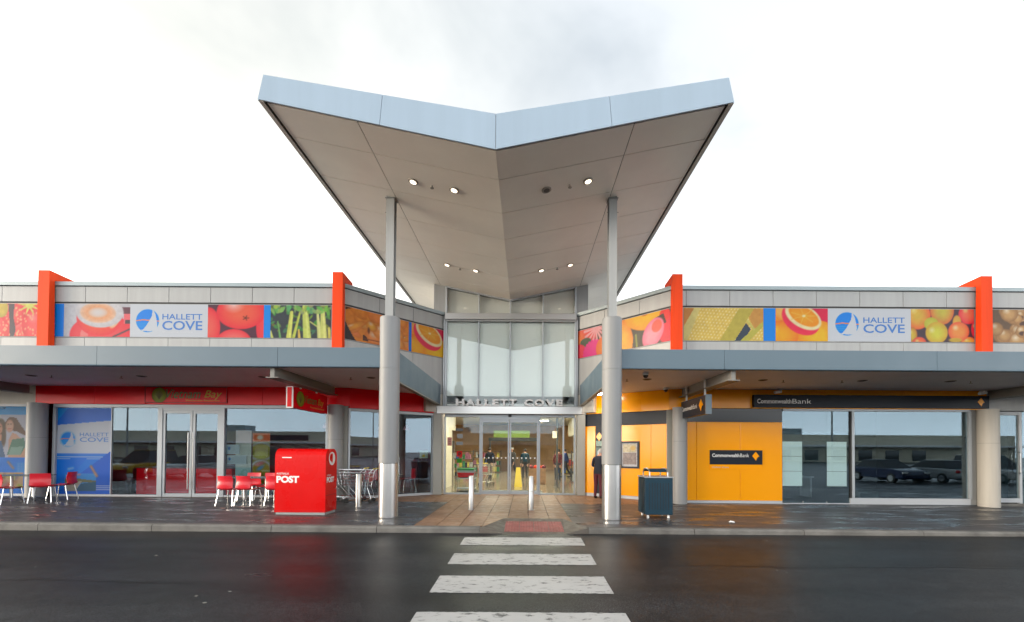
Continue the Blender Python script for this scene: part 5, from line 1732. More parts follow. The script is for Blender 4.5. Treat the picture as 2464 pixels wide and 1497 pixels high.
for s, g in ((-1, 'restaurant'), (1, 'bank')):
    for x, od in zip((3.66, 6.6, 9.9, 12.9) if s < 0 else (3.85, 7.0, 9.7, 12.1), ('first', 'second', 'third', 'fourth')):
        d = thing('downlight', 'unlit flush downlight under the %s awning, %s from the entrance' % (g, od), 'light', (s * x, 11.5, 3.55), group='unlit downlights under the %s awning' % g)
        MB().lathe((s * x, 11.5, 3.55), [(0.12, 0), (0.12, -0.012)], 20).build('trim_ring', 'trim', d, smooth=True)
        MB().lathe((s * x, 11.5, 3.55), [(0.09, -0.013), (0.09, -0.018)], 20).build('lens', 'joint', d, smooth=True)
        sx = s * x + (0.55 if k % 2 else -0.55)
        sp = thing('sprinkler', 'small sprinkler head under the %s awning, %s from the entrance' % (g, od), 'sprinkler', (sx, 11.5, 3.55), group='sprinklers under the %s awning' % g)
        MB().cyl((sx, 11.5, 3.55), (sx, 11.5, 3.49), 0.015, seg=8).build('pipe', 'trim', sp)
        MB().cyl((sx, 11.5, 3.49), (sx, 11.5, 3.482), 0.04, seg=10).build('deflector', 'trim', sp)
        k += 1

# ================================================================== STREET FURNITURE
# post box
pb = thing('post_box', 'large red street post box with white lettering', 'post box', (-4.85, 10.5, 0.01))
x0, x1, y0, y1, zt, rr = -5.47, -4.25, 10.20, 10.80, 1.60, 0.20
prof = [(y0, 0.07), (y1, 0.07), (y1, zt - rr)]
prof += [(y1 - rr + rr * math.cos(t), zt - rr + rr * math.sin(t)) for t in [i * math.pi / 2 / 8 for i in range(1, 9)]]
prof += [(y0 + rr - rr * math.sin(t), zt - rr + rr * math.cos(t)) for t in [i * math.pi / 2 / 8 for i in range(0, 9)]]
MB().prism(prof, lambda a, b, t: (t, a, b), x0, x1).build('body', 'postred', pb, smooth=True, angle=0.5)
MB().box(x0 + 0.02, x1 - 0.02, y0 + 0.02, y1 - 0.02, 0.0, 0.068).build('plinth', mat('plinth_grey', (0.33, 0.36, 0.36), 0.6), pb)
FPB = Frame((0, y0), (1, y0))
FPS = Frame((x1, y0), (x1, y1))
text('lettering', 'POST', FPB, -5.43, -4.885, 0.775, 0.945, 0.003, 'white', pb, bold=0.05, spacing=0.95)
text('lettering', 'AUSTRALIA', FPB, -5.43, -5.13, 0.975, 1.02, 0.003, 'white', pb, bold=0.01)
MB().fbox(FPB, -5.30, -5.07, -0.005, 0.004, 1.372, 1.396).build('label_strip', 'white', pb)
text('lettering', 'POST', FPS, 0.06, 0.44, 0.775, 0.915, 0.003, 'white', pb, bold=0.05, spacing=0.95)
text('lettering', 'AUSTRALIA', FPS, 0.06, 0.28, 0.94, 0.975, 0.003, 'white', pb, bold=0.01)
n = 28
MB().prism([(0.33 + 0.165 * math.cos(2 * math.pi * i / n), 1.36 + 0.165 * math.sin(2 * math.pi * i / n)) for i in range(n)], lambda a, b, t: FPS(a, t, b), 0.0, 0.004).build('emblem', 'white', pb)
MB().prism([(0.29 + 0.10 * math.cos(t), 1.385 + 0.10 * math.sin(t)) for t in [math.pi * (0.5 + i / 10) for i in range(11)]] + [(0.32, 1.24), (0.36, 1.30), (0.36, 1.485)], lambda a, b, t: FPS(a, t, b), 0.0045, 0.007).build('emblem_horn', 'postred', pb)
MB().fbox(FPS, 0.02, 0.58, -0.001, 0.0015, 0.468, 0.476).build('door_seam', 'maroon', pb)
MB().prism([(0.52 + 0.014 * math.cos(t), 0.60 + 0.014 * math.sin(t)) for t in [i * math.pi / 6 for i in range(12)]], lambda a, b, t: FPS(a, t, b), 0.0, 0.006).build('lock', 'steel', pb)
MB().box(x0 + 0.001, x1 - 0.001, y0 - 0.0015, y0 + 0.001, 0.10, 0.107).build('door_seam', 'maroon', pb)

# bollards
for i, (x, y, lab) in enumerate(((-4.08, 11.8, 'stainless bollard in front of the shopping trolleys'), (-0.885, 11.31, 'stainless bollard before the doors, restaurant side'), (0.712, 11.36, 'stainless bollard before the doors, bank side'))):
    b = thing('bollard', lab, 'bollard', (x, y, zp(x)), group='stainless bollards')
    MB().lathe((x, y, zp(x)), [(0.072, 0), (0.072, 0.895), (0.066, 0.905), (0.03, 0.908)], 28).build('tube', 'steel', b, smooth=True)
    MB().lathe((x, y, zp(x)), [(0.085, 0), (0.085, 0.008), (0.073, 0.010)], 28).build('base_ring', 'steel', b, smooth=True)
    if i == 2:
        MB().lathe((x, y, 0), [(0.0735, 0.49), (0.0735, 0.515)], 28).build('reflective_band', 'post', b, smooth=True)

# litter bin
bn = thing('litter_bin', 'navy blue slatted litter bin with steel top rail', 'bin', (3.75, 10.4, zp(3.75)))
bx0, bx1, by0, by1 = 3.40, 4.07, 10.10, 10.72
MB().box(bx0, bx1, by0 + 0.03, by1, 0.075, 0.95).build('body', 'binblue', bn, bevel=0.025)
MB().box(bx0 + 0.005, bx1 - 0.005, by0, by0 + 0.028, 0.075, 0.95).build('front_panel', 'binblue', bn, bevel=0.012)
for k in range(8):
    x = bx0 + 0.10 + k * 0.065
    MB().box(x, x + 0.014, by0 - 0.002, by0 + 0.004, 0.20, 0.84).build('slot', 'dark', bn)
MB().box(bx0 - 0.012, bx1 + 0.012, by0 - 0.012, by1 + 0.012, 0.952, 0.985).build('rim', 'alu', bn, bevel=0.008)
for x in (bx0 + 0.09, bx1 - 0.09):
    for y in (by0 + 0.07, by1 - 0.08):
        MB().lathe((x, y, zp(3.75)), [(0.03, 0), (0.032, 0.05), (0.02, 0.09)], 12).build('foot', 'white', bn, smooth=True)
hood = MB()
pr = [(by0 + 0.06, 1.10), (by0 + 0.10, 1.145), (by0 + 0.2, 1.165), (by0 + 0.42, 1.165), (by0 + 0.52, 1.145), (by0 + 0.56, 1.10), (by0 + 0.55, 1.09), (by0 + 0.5, 1.125), (by0 + 0.42, 1.14), (by0 + 0.2, 1.14), (by0 + 0.12, 1.125), (by0 + 0.07, 1.09)]
hood.prism(pr, lambda a, b, t: (t, a, b), bx0 + 0.13, bx1 - 0.13)
hood.build('hood', 'binblue', bn)
for x in (bx0 + 0.12, bx1 - 0.12):
    MB().tube([(x, by0 + 0.04, 0.985), (x, by0 + 0.05, 1.09), (x, by0 + 0.12, 1.155), (x, by0 + 0.3, 1.175), (x, by0 + 0.5, 1.155), (x, by0 + 0.57, 1.09), (x, by0 + 0.58, 0.985)], 0.017, 8).build('hood_arm', 'steel', bn, smooth=True)


# chairs
def make_chair(label):
    t = thing('cafe_chair', label, 'chair', (0, 0, 0), 0, 'red cafe chairs')
    # seat shell and kinked back, chair faces +y
    def shell(path, w0, w1):
        mb = MB()
        nx_ = 8
        vs = []
        for j, (y, z) in enumerate(path):
            f = j / (len(path) - 1)
            w = w0 + (w1 - w0) * f
            for i in range(nx_ + 1):
                u = i / nx_ * 2 - 1
                vs.append((u * w / 2, y - 0.035 * (u * u) * (-1 if z > 0.5 else 0.0) * 1.0, z + (0.02 * u * u if z < 0.5 else 0)))
        k = len(vs)
        vs += [(x, y + 0.009, z - 0.004 - 0.006 * (z < 0.46)) for x, y, z in vs]
        m = len(path)
        fs = []
        for j in range(m - 1):
            for i in range(nx_):
                q = (j * (nx_ + 1) + i, j * (nx_ + 1) + i + 1, (j + 1) * (nx_ + 1) + i + 1, (j + 1) * (nx_ + 1) + i)
                fs.append(q)
                fs.append(tuple(k + c for c in reversed(q)))
        rim = [i for i in range(nx_ + 1)] + [(j + 1) * (nx_ + 1) + nx_ for j in range(m - 1)] + [(m - 1) * (nx_ + 1) + i for i in range(nx_ - 1, -1, -1)] + [j * (nx_ + 1) for j in range(m - 2, 0, -1)]
        for a_, b_ in zip(rim, rim[1:] + rim[:1]):
            fs.append((a_, b_, k + b_, k + a_))
        return mb.add(vs, fs)
    shell([(0.24, 0.425), (0.18, 0.445), (0.05, 0.44), (-0.1, 0.432), (-0.17, 0.437)], 0.40, 0.42).build('seat', 'chair', t, local=True, smooth=True)
    shell([(-0.19, 0.44), (-0.235, 0.47), (-0.255, 0.55), (-0.245, 0.62), (-0.235, 0.66), (-0.25, 0.74), (-0.27, 0.82)], 0.43, 0.40).build('backrest', 'chair', t, local=True, smooth=True)
    for sx in (-1, 1):
        MB().tube([(sx * 0.19, 0.2, 0.425), (sx * 0.205, 0.22, 0.25), (sx * 0.225, 0.25, 0.0)], 0.0125, 8).build('leg', 'chrome', t, local=True, smooth=True)
        MB().tube([(sx * 0.19, -0.17, 0.425), (sx * 0.205, -0.20, 0.25), (sx * 0.225, -0.25, 0.0)], 0.0125, 8).build('leg', 'chrome', t, local=True, smooth=True)
    MB().tube([(-0.19, 0.19, 0.42), (-0.19, -0.17, 0.42)], 0.011, 6).add([], []).build('seat_rail', 'chrome', t, local=True, smooth=True)
    MB().tube([(0.19, 0.19, 0.42), (0.19, -0.17, 0.42)], 0.011, 6).build('seat_rail', 'chrome', t, local=True, smooth=True)
    return t


def make_table(label):
    t = thing('cafe_table', label, 'table', (0, 0, 0), 0, 'cafe tables')
    MB().box(-0.62, 0.62, -0.34, 0.34, 0.715, 0.74).build('tabletop', 'tabletop', t, local=True, bevel=0.006)
    for x in (-0.32, 0.32):
        MB().lathe((x, 0, 0), [(0.035, 0.07), (0.03, 0.10), (0.03, 0.70), (0.10, 0.714)], 16).build('pedestal', 'steel', t, local=True, smooth=True)
        for sy in (-1, 1):
            MB().tube([(x, 0, 0.09), (x, sy * 0.16, 0.075), (x, sy * 0.30, 0.012)], 0.02, 8).build('foot', 'steel', t, local=True, smooth=True)
    return t


z7 = zp(-7.5)
c0 = make_chair('red cafe chair back to the street, beside the restaurant doors')
c0.location, c0.rotation_euler = (-7.69, 11.86, z7), (0, 0, 0.02)
dup(c0, (-7.20, 11.89, z7), -0.03, 'red cafe chair back to the street, second from the restaurant doors')
dup(c0, (-6.42, 11.95, z7), 0.04, 'red cafe chair back to the street, half hidden by the post box')
dup(c0, (-7.93, 13.08, z7), math.pi + 0.05, 'red cafe chair behind the table, back to the window, nearest the doors')
dup(c0, (-7.42, 13.10, z7), math.pi - 0.04, 'red cafe chair behind the table, back to the window, second one')
zl = zp(-13.5)
dup(c0, (-13.66, 11.62, zl), -0.12, 'red cafe chair cut by the picture edge, back to the street')
dup(c0, (-13.14, 12.05, zl), 0.62, 'red cafe chair seen from behind, turned to the table near the column')
dup(c0, (-13.30, 12.72, zl), math.pi / 2 + 0.3, 'red cafe chair half hidden behind the one near the column')
t0 = make_table('dark topped cafe table among the red chairs near the post box')
t0.location = (-7.38, 12.48, z7)
dup(t0, (-14.15, 12.42, zl), 0.0, 'dark topped cafe table in front of the column and blue posters')

# shopping trolleys
def make_trolley(label):
    t = thing('shopping_trolley', label, 'trolley', (0, 0, 0), 0, 'shopping trolleys')
    # faces +x (front), handle at -x
    b = MB()
    def loop(z, xa, xb, w):
        b.tube([(xa, -w, z), (xb, -w * 0.8, z), (xb, w * 0.8, z), (xa, w, z), (xa, -w, z)], 0.006, 5)
    for k in range(6):
        f = k / 5
        loop(0.50 + 0.46 * f, -0.30 - 0.06 * f, 0.40 + 0.12 * f, 0.22 + 0.06 * f)
    for k in range(9):
        f = k / 8
        xa, xb = -0.30 + 0.70 * f, -0.36 + 0.88 * f
        wa, wb = 0.22 * (1 - 0.2 * f), 0.28 * (1 - 0.2 * f)
        for sy in (-1, 1):
            b.tube([(xa, sy * wa, 0.50), (xb, sy * wb, 0.96)], 0.004, 4)
        b.tube([(xa, -wa, 0.50), (xa, wa, 0.50)], 0.004, 4)
    for k in range(5):
        f = k / 4 * 2 - 1
        b.tube([(0.40, f * 0.18, 0.50), (0.52, f * 0.22, 0.96)], 0.004, 4)
        b.tube([(-0.30, f * 0.2, 0.50), (-0.36, f * 0.26, 0.96)], 0.004, 4)
    b.build('basket', 'chrome', t, local=True)
    MB().tube([(-0.46, -0.27, 1.01), (-0.46, 0.27, 1.01)], 0.018, 8).build('handle', 'wetyellow', t, local=True, smooth=True)
    f_ = MB()
    for sy in (-1, 1):
        f_.tube([(-0.46, sy * 0.27, 1.01), (-0.36, sy * 0.27, 0.9), (-0.28, sy * 0.22, 0.45), (-0.38, sy * 0.22, 0.15)], 0.011, 6)
        f_.tube([(-0.38, sy * 0.22, 0.15), (0.45, sy * 0.16, 0.15)], 0.011, 6)
        f_.tube([(0.40, sy * 0.17, 0.50), (0.10, sy * 0.2, 0.15)], 0.011, 6)
    f_.tube([(0.45, -0.16, 0.15), (0.45, 0.16, 0.15)], 0.011, 6)
    f_.build('frame', 'chrome', t, local=True)
    MB().box(-0.33, -0.32, -0.2, 0.2, 0.62, 0.86).build('child_seat', mat('seat_red', (0.45, 0.10, 0.10), 0.5) if 'seat_red' not in bpy.data.materials else bpy.data.materials['seat_red'], t, local=True)
    for x, sy in ((-0.36, -1), (-0.36, 1), (0.42, -1), (0.42, 1)):
        w = 0.22 if x < 0 else 0.15
        MB().cyl((x, sy * w - 0.014, 0.06), (x, sy * w + 0.014, 0.06), 0.06, seg=14).build('wheel', 'rubber', t, local=True, smooth=True)
        MB().tube([(x, sy * w, 0.15), (x - 0.02, sy * w, 0.07)], 0.012, 6).build('fork', 'chrome', t, local=True)
    return t


tr = make_trolley('chrome shopping trolley parked behind the bollard')
tr.location, tr.rotation_euler = (-4.42, 12.75, 0.006), (0, 0, math.pi + 0.10)
dup(tr, (-4.80, 13.02, 0.006), math.pi + 0.12, 'chrome shopping trolley nested by the round column')

# small litter
lt = MB()
for k in range(26):
    t1, t2 = random.uniform(0, 6.28), random.uniform(0, 1.5)
    lt.v.append((5.22 + 0.075 * math.cos(t1) * math.cos(t2) * random.uniform(0.6, 1.2), 9.62 + 0.05 * math.sin(t1) * math.cos(t2), zp(5.2) + 0.05 * math.sin(t2) * random.uniform(0.5, 1)))
bm = bmesh.new()
for v in lt.v:
    bm.verts.new(v)
bmesh.ops.convex_hull(bm, input=bm.verts)
me = bpy.data.meshes.new('crumpled_paper')
bm.to_mesh(me)
bm.free()
me.materials.append(M['white'])
o = bpy.data.objects.new('crumpled_paper', me)
COL.objects.link(o)
tag(o, 'crumpled white paper on the footpath near the kerb', 'litter')
for x, y, rot, lab in ((-10.55, 9.66, -0.5, 'dry pinkish leaf nearest the kerb'), (-10.85, 10.27, -0.3, 'dry pinkish leaf below the chair by the column'), (-7.36, 11.10, -0.5, 'dry leaf on the paving before the first cafe chair'), (-7.06, 11.36, 0.1, 'dry leaf on the paving between two cafe chairs')):
    pts = [(-0.14, 0.0), (-0.06, 0.028), (0.04, 0.035), (0.12, 0.012), (0.15, 0.0), (0.10, -0.02), (0.0, -0.03), (-0.08, -0.02)]
    c_, s_ = math.cos(rot), math.sin(rot)
    mb = MB()
    vs = [(x + a * c_ - b * s_, y + a * s_ + b * c_, zp(x) + 0.006 + 0.012 * abs(a) / 0.15 + 0.2 * abs(b)) for a, b in pts]
    mb.add(vs + [(x, y, zp(x) + 0.004)], [(i, (i + 1) % 8, 8) for i in range(8)])
    tag(mb.build('fallen_leaf', mat('pink_leaf', (0.50, 0.27, 0.22), 0.6) if 'pink_leaf' not in bpy.data.materials else bpy.data.materials['pink_leaf']), lab, 'leaf', 'fallen leaves')


# ================================================================== PEOPLE
def person_mesh(name, J, E_, shade):
    """skin-modifier figure; J: name -> (x, y, z, rx, ry); shade(co) -> material index"""
    names = list(J)
    me = bpy.data.meshes.new(name)
    me.from_pydata([J[n][:3] for n in names], [(names.index(a), names.index(b)) for a, b in E_], [])
    o = bpy.data.objects.new(name, me)
    COL.objects.link(o)
    sk = o.modifiers.new('skin', 'SKIN')
    sk.use_smooth_shade = True
    for i, n in enumerate(names):
        me.skin_vertices[0].data[i].radius = J[n][3:5]
        me.skin_vertices[0].data[i].use_root = (n == 'pelvis')
    sb = o.modifiers.new('sub', 'SUBSURF')
    sb.levels = sb.render_levels = 2
    bpy.context.view_layer.update()
    dg = bpy.context.evaluated_depsgraph_get()
    ev = o.evaluated_get(dg)
    m2 = bpy.data.meshes.new_from_object(ev)
    bpy.data.objects.remove(o)
    m2.name = name
    return m2


def make_person(label, loc, rz, mats, pose='stand', height=1.7, group=None):
    """mats: skin, top, trousers, shoes, hair"""
    k = height / 1.70
    fw = {'atm': 1, 'walk': 0, 'stand': 0}[pose]
    J = {
        'pelvis': (0, 0, 0.93, 0.155, 0.115), 'waist': (0, 0.0, 1.06, 0.15, 0.105), 'chest': (0, 0.02 + 0.02 * fw, 1.27, 0.175, 0.12),
        'collar': (0, 0.03 + 0.05 * fw, 1.40, 0.12, 0.085), 'neck': (0, 0.05 + 0.08 * fw, 1.475, 0.056, 0.056),
        'head': (0, 0.07 + 0.13 * fw, 1.57, 0.078, 0.090), 'crown': (0, 0.06 + 0.14 * fw, 1.655, 0.066, 0.080),
        'chin': (0, 0.125 + 0.13 * fw, 1.515, 0.035, 0.03), 'nose': (0, 0.165 + 0.13 * fw, 1.565, 0.013, 0.016),
    }
    E_ = [('pelvis', 'waist'), ('waist', 'chest'), ('chest', 'collar'), ('collar', 'neck'), ('neck', 'head'), ('head', 'crown'), ('head', 'chin'), ('head', 'nose')]
    for sd, s_ in (('l', -1), ('r', 1)):
        st = 0.0
        if pose == 'walk':
            st = 0.22 * s_
        J['hip' + sd] = (s_ * 0.09, 0, 0.86, 0.095, 0.10)
        J['knee' + sd] = (s_ * 0.10, st * 0.5 + 0.02, 0.49, 0.066, 0.07)
        J['ankle' + sd] = (s_ * 0.105, st - 0.03 - (0.06 if st < 0 else 0), 0.10 + (0.05 if st < 0 else 0), 0.045, 0.05)
        J['heel' + sd] = (s_ * 0.107, st - 0.04, 0.045, 0.042, 0.04)
        J['toe' + sd] = (s_ * 0.125, st + 0.13, 0.035, 0.042, 0.032)
        E_ += [('pelvis', 'hip' + sd), ('hip' + sd, 'knee' + sd), ('knee' + sd, 'ankle' + sd), ('ankle' + sd, 'heel' + sd), ('heel' + sd, 'toe' + sd)]
        J['shoulder' + sd] = (s_ * 0.185, 0.02 + 0.04 * fw, 1.375, 0.066, 0.066)
        if pose == 'atm':
            J['elbow' + sd] = (s_ * 0.245, 0.04, 1.12, 0.052, 0.052)
            J['wrist' + sd] = (s_ * 0.17, 0.25, 1.07, 0.034, 0.034)
            hv = Vector((-0.25 * s_, 0.95, 0.05)).normalized()
        else:
            J['elbow' + sd] = (s_ * 0.235, -0.02 - 0.5 * st, 1.10, 0.05, 0.05)
            J['wrist' + sd] = (s_ * 0.235, 0.06 - 0.8 * st, 0.86, 0.033, 0.033)
            hv = Vector((0, 0.25 - 0.4 * st, -0.95)).normalized()
        w = Vector(J['wrist' + sd][:3])
        pm = w + hv * 0.075
        J['palm' + sd] = (*pm, 0.030, 0.022)
        E_ += [('collar', 'shoulder' + sd), ('shoulder' + sd, 'elbow' + sd), ('elbow' + sd, 'wrist' + sd), ('wrist' + sd, 'palm' + sd)]
        side = hv.cross(Vector((0, 0, 1)) if pose == 'atm' else Vector((1, 0, 0))).normalized()
        for f_, (off, ln) in enumerate(((-0.028, 0.075), (-0.009, 0.09), (0.010, 0.085), (0.028, 0.065))):
            t_ = pm + side * off + hv * ln + Vector((0, 0.012, -0.012))
            J['f%d%s' % (f_, sd)] = (*t_, 0.0085, 0.0085)
            E_.append(('palm' + sd, 'f%d%s' % (f_, sd)))
        t_ = w + hv * 0.05 + side * -0.055
        J['th' + sd] = (*t_, 0.010, 0.010)
        E_.append(('wrist' + sd, 'th' + sd))
    me = person_mesh('body', J, E_, None)
    for m in mats[:4]:
        me.materials.append(M[m] if isinstance(m, str) else m)
    hz = min(J['wristl'][2], J['wristr'][2])
    for p in me.polygons:
        c = p.center
        if c.z > 1.465:
            mi = 0
        elif c.z < 0.085:
            mi = 3
        else:
            hand = False
            for sd in 'lr':
                wv = Vector(J['wrist' + sd][:3])
                hvv = (Vector(J['palm' + sd][:3]) - wv).normalized()
                if (c - wv).dot(hvv) > -0.005 and (c - wv).length < 0.22:
                    hand = True
            if hand:
                mi = 0
            elif c.z < 0.97 and abs(c.x) < 0.2 and (abs(c.y) < 0.5):
                mi = 2 if not (c.z > 0.80 and abs(c.x) > 0.185) else 1
            else:
                mi = 1
            if c.z < 0.97 and c.z > 0.84 and pose == 'atm' and abs(c.x) < 0.2:
                mi = 1
        p.material_index = mi
        p.use_smooth = True
    t = thing('person', label, 'person', loc, rz, group)
    t.scale = (k, k, k)
    b = bpy.data.objects.new('body', me)
    COL.objects.link(b)
    b.parent = t
    hd = Vector(J['head'][:3])
    hb_ = bmesh.new()
    bmesh.ops.create_uvsphere(hb_, u_segments=20, v_segments=14, radius=1.0)
    for v in hb_.verts:
        nz = 1 + 0.06 * math.sin(v.co.x * 9) * math.cos(v.co.y * 7)
        v.co = Vector((v.co.x * 0.092 * nz, v.co.y * 0.104 * nz, v.co.z * 0.098 * nz)) + hd + Vector((0, -0.012, 0.045))
    bmesh.ops.delete(hb_, geom=[v for v in hb_.verts if v.co.z < hd.z - 0.03 or (v.co.y > hd.y + 0.035 and v.co.z < hd.z + 0.075)], context='VERTS')
    hm = bpy.data.meshes.new('hair')
    hb_.to_mesh(hm)
    hb_.free()
    hm.materials.append(M[mats[4]] if isinstance(mats[4], str) else mats[4])
    for p in hm.polygons:
        p.use_smooth = True
    ho = bpy.data.objects.new('hair', hm)
    COL.objects.link(ho)
    ho.parent = t
    for s_ in (-1, 1):
        e = MB().lathe((hd.x + s_ * 0.083, hd.y, hd.z - 0.02), [(0.006, -0.03), (0.016, -0.015), (0.018, 0.01), (0.008, 0.03)], 8)
        e.build('ear', mats[0], t, local=True, smooth=True)
    return t


man = make_person('man in a navy jacket and maroon trousers standing at the cash machine', (3.00, 14.22, 0.0), -0.65, ('skin', 'jacket', 'trousers', 'shoe', 'hair'), 'atm', 1.66)

# ================================================================== MALL INTERIOR
mall = structure('mall_interior', (0, 24, 0))
MB().box(-2.75, 2.77, 15.40, 19.3, -0.1, 0.004).build('floor', 'intfloor', mall)
MB().box(-10, 10, 19.3, 36, -0.1, 0.002).build('floor', 'intfloor', mall)
MB().box(-2.75, 2.77, 15.5, 19.42, 3.20, 3.285).build('ceiling', 'white', mall)
MB().box(-10, 10, 19.42, 36, 3.75, 3.85).build('ceiling', 'white', mall)
MB().box(-10, 10, 19.41, 19.46, 3.2, 3.75).build('bulkhead', 'intwall', mall)
for x0, x1 in ((-10.1, -10), (10, 10.1)):
    MB().box(x0, x1, 19.4, 36, 0, 3.8).build('wall', 'intwall', mall)
MB().box(-10, 10, 36, 36.1, 0, 3.8).build('wall', mat('warm_wall', (0.62, 0.36, 0.17), 0.6, var=0.2), mall)
MB().box(-10, -4.2, 24.0, 24.2, 2.45, 3.75).build('bulkhead', 'intwall', mall)
MB().box(-5.0, -3.4, 19.5, 24.0, 2.7, 3.75).build('bulkhead', 'intwall', mall)
MB().box(3.6, 4.0, 19.5, 30, 2.6, 3.75).build('bulkhead', 'intwall', mall)
MB().box(-2.0, 1.2, 15.55, 17.0, 0.005, 0.012).build('door_mat', 'rubber', mall)
ll = [(-1.5, 17.2, 3.2), (1.5, 17.2, 3.2), (-1.2, 20.6, 3.75), (1.6, 20.6, 3.75), (-1.2, 23.6, 3.75), (1.6, 23.6, 3.75), (-1.2, 26.6, 3.75), (1.6, 26.6, 3.75), (-1.2, 30, 3.75), (1.6, 30, 3.75), (-6.5, 22, 3.75), (6.5, 22, 3.75), (-6.5, 29, 3.75), (6.5, 29, 3.75)]
for i, (x, y, z) in enumerate(ll):
    q = thing('ceiling_light', 'lit ceiling panel inside the mall, %s row from the doors, %s side%s' % (('first', 'second', 'third', 'fourth', 'fifth', 'second', 'fourth')[i // 2], 'restaurant' if x < 0 else 'bank', ', outermost' if abs(x) > 5 else ''), 'light', (x, y, z), group='ceiling panels inside the mall')
    MB().box(x - 0.62, x + 0.62, y - 0.32, y + 0.32, z - 0.03, z - 0.001).build('frame', 'white', q)
    MB().box(x - 0.58, x + 0.58, y - 0.28, y + 0.28, z - 0.036, z - 0.031).build('diffuser', 'panelamp', q)
# shops along the mall
sh = thing('mall_kiosk', 'dark mall kiosk with lime sign far behind the doors', 'kiosk', (-0.5, 33.6, 0))
MB().box(-2.2, 1.6, 33.2, 34.2, 0.0, 1.05).build('counter', mat('kiosk_brown', (0.16, 0.09, 0.05), 0.5), sh)
MB().box(-2.3, 1.7, 33.1, 34.3, 2.35, 2.6).build('canopy', 'intdark', sh)
MB().box(-1.9, 0.9, 33.04, 33.09, 2.62, 3.15).build('sign_panel', 'lime', sh)
for x in (-2.2, 1.6):
    MB().box(x - 0.06, x + 0.06, 33.3, 33.42, 1.05, 2.35).build('post', 'intdark', sh)
sh = thing('mall_shop', 'white fronted mall shop glowing on the bank side', 'shop', (7, 26, 0))
MB().box(4.6, 9.5, 27.0, 27.3, 2.3, 3.1).build('sign_panel', 'paper', sh)
MB().box(4.6, 9.5, 27.3, 27.6, 0.0, 2.3).build('wall', mat('shop_teal', (0.25, 0.34, 0.33), 0.5), sh)
for k, c in enumerate(((0.5, 0.08, 0.06), (0.1, 0.2, 0.45), (0.6, 0.5, 0.1), (0.5, 0.5, 0.5), (0.1, 0.35, 0.2))):
    MB().box(4.8 + k * 0.9, 5.5 + k * 0.9, 26.6, 26.98, 0.3, 1.3 + 0.2 * (k % 3)).build('display', mat('display_%d' % k, c, 0.5, var=0.5, vscale=8), sh)
sh = thing('mall_shop', 'beige mall shop with red banner on the restaurant side', 'shop', (-6.5, 27, 0))
MB().box(-9.5, -4.2, 27.0, 27.3, 2.2, 3.2).build('sign_panel', 'intwall', sh)
MB().box(-9.5, -4.0, 27.3, 27.6, 0.0, 2.2).build('wall', mat('shop_brown', (0.2, 0.14, 0.1), 0.5, var=0.4, vscale=4), sh)
MB().box(-4.35, -3.95, 24.3, 24.4, 1.9, 3.5).build('banner', 'maroon', sh)
for k, c in enumerate(((0.03, 0.30, 0.08), (0.02, 0.22, 0.06), (0.45, 0.12, 0.08), (0.35, 0.3, 0.2))):
    MB().box(-6.4 + k * 0.8, -5.7 + k * 0.8, 22.6, 23.1, 0.0, 1.0 + 0.15 * (k % 2)).build('display', mat('bin_%d' % k, c, 0.5, var=0.5, vscale=8), sh)
clut = [(0.45, 0.06, 0.05), (0.05, 0.12, 0.35), (0.6, 0.5, 0.08), (0.5, 0.5, 0.48), (0.05, 0.25, 0.1), (0.35, 0.18, 0.06), (0.03, 0.03, 0.04), (0.5, 0.2, 0.3)]
cm_ = [mat('goods_%d' % i, c, 0.5, var=0.4, vscale=9) for i, c in enumerate(clut)]
for xr, y_, lab in (((-3.9, -3.0), 20.2, 'goods rack inside the mall nearest the doors, restaurant side'), ((-4.4, -2.6), 25.2, 'goods rack further inside the mall, restaurant side'), ((2.9, 3.5), 21.0, 'goods rack inside the mall nearest the doors, bank side'), ((2.6, 4.6), 29.0, 'goods rack far inside the mall, bank side'), ((-3.2, -1.2), 30.5, 'goods rack far inside the mall, restaurant side')):
    rk = thing('goods_rack', lab, 'rack', ((xr[0] + xr[1]) / 2, y_, 0.004))
    for z_ in (0.05, 0.55, 1.05, 1.5):
        MB().box(xr[0], xr[1], y_, y_ + 0.4, z_, z_ + 0.03).build('shelf', 'intdark', rk)
        x_ = xr[0] + 0.03
        while x_ < xr[1] - 0.1 and z_ < 1.4:
            w_ = random.uniform(0.08, 0.22)
            MB().box(x_, min(x_ + w_, xr[1]), y_ + 0.05, y_ + 0.3, z_ + 0.031, z_ + random.uniform(0.2, 0.45)).build('product', random.choice(cm_), rk)
            x_ += w_ + 0.02
    for x_ in (xr[0], xr[1]):
        MB().box(x_ - 0.02, x_ + 0.02, y_ + 0.38, y_ + 0.42, 0.004, 1.6).build('upright', 'intdark', rk)
st = thing('basket_stand', 'white basket stand with stickers just inside the door', 'stand', (-1.75, 16.3, 0))
MB().box(-2.05, -1.35, 16.1, 16.55, 0.12, 0.16).build('shelf', 'whitemetal', st)
MB().box(-2.05, -1.35, 16.1, 16.55, 0.50, 0.54).build('shelf', 'whitemetal', st)
for k in range(3):
    b = MB()
    z = 0.56 + 0.08 * k
    b.hexa([(-1.98, 16.14, z), (-1.45, 16.14, z), (-1.45, 16.5, z), (-1.98, 16.5, z), (-2.04, 16.10, z + 0.18), (-1.38, 16.10, z + 0.18), (-1.38, 16.55, z + 0.18), (-2.04, 16.55, z + 0.18)])
    b.build('basket', ('postred', 'whitemetal', 'green')[k], st)
for x in (-2.03, -1.37):
    for y in (16.12, 16.53):
        MB().cyl((x, y, 0), (x, y, 1.0), 0.015, seg=8).build('upright', 'chrome', st)
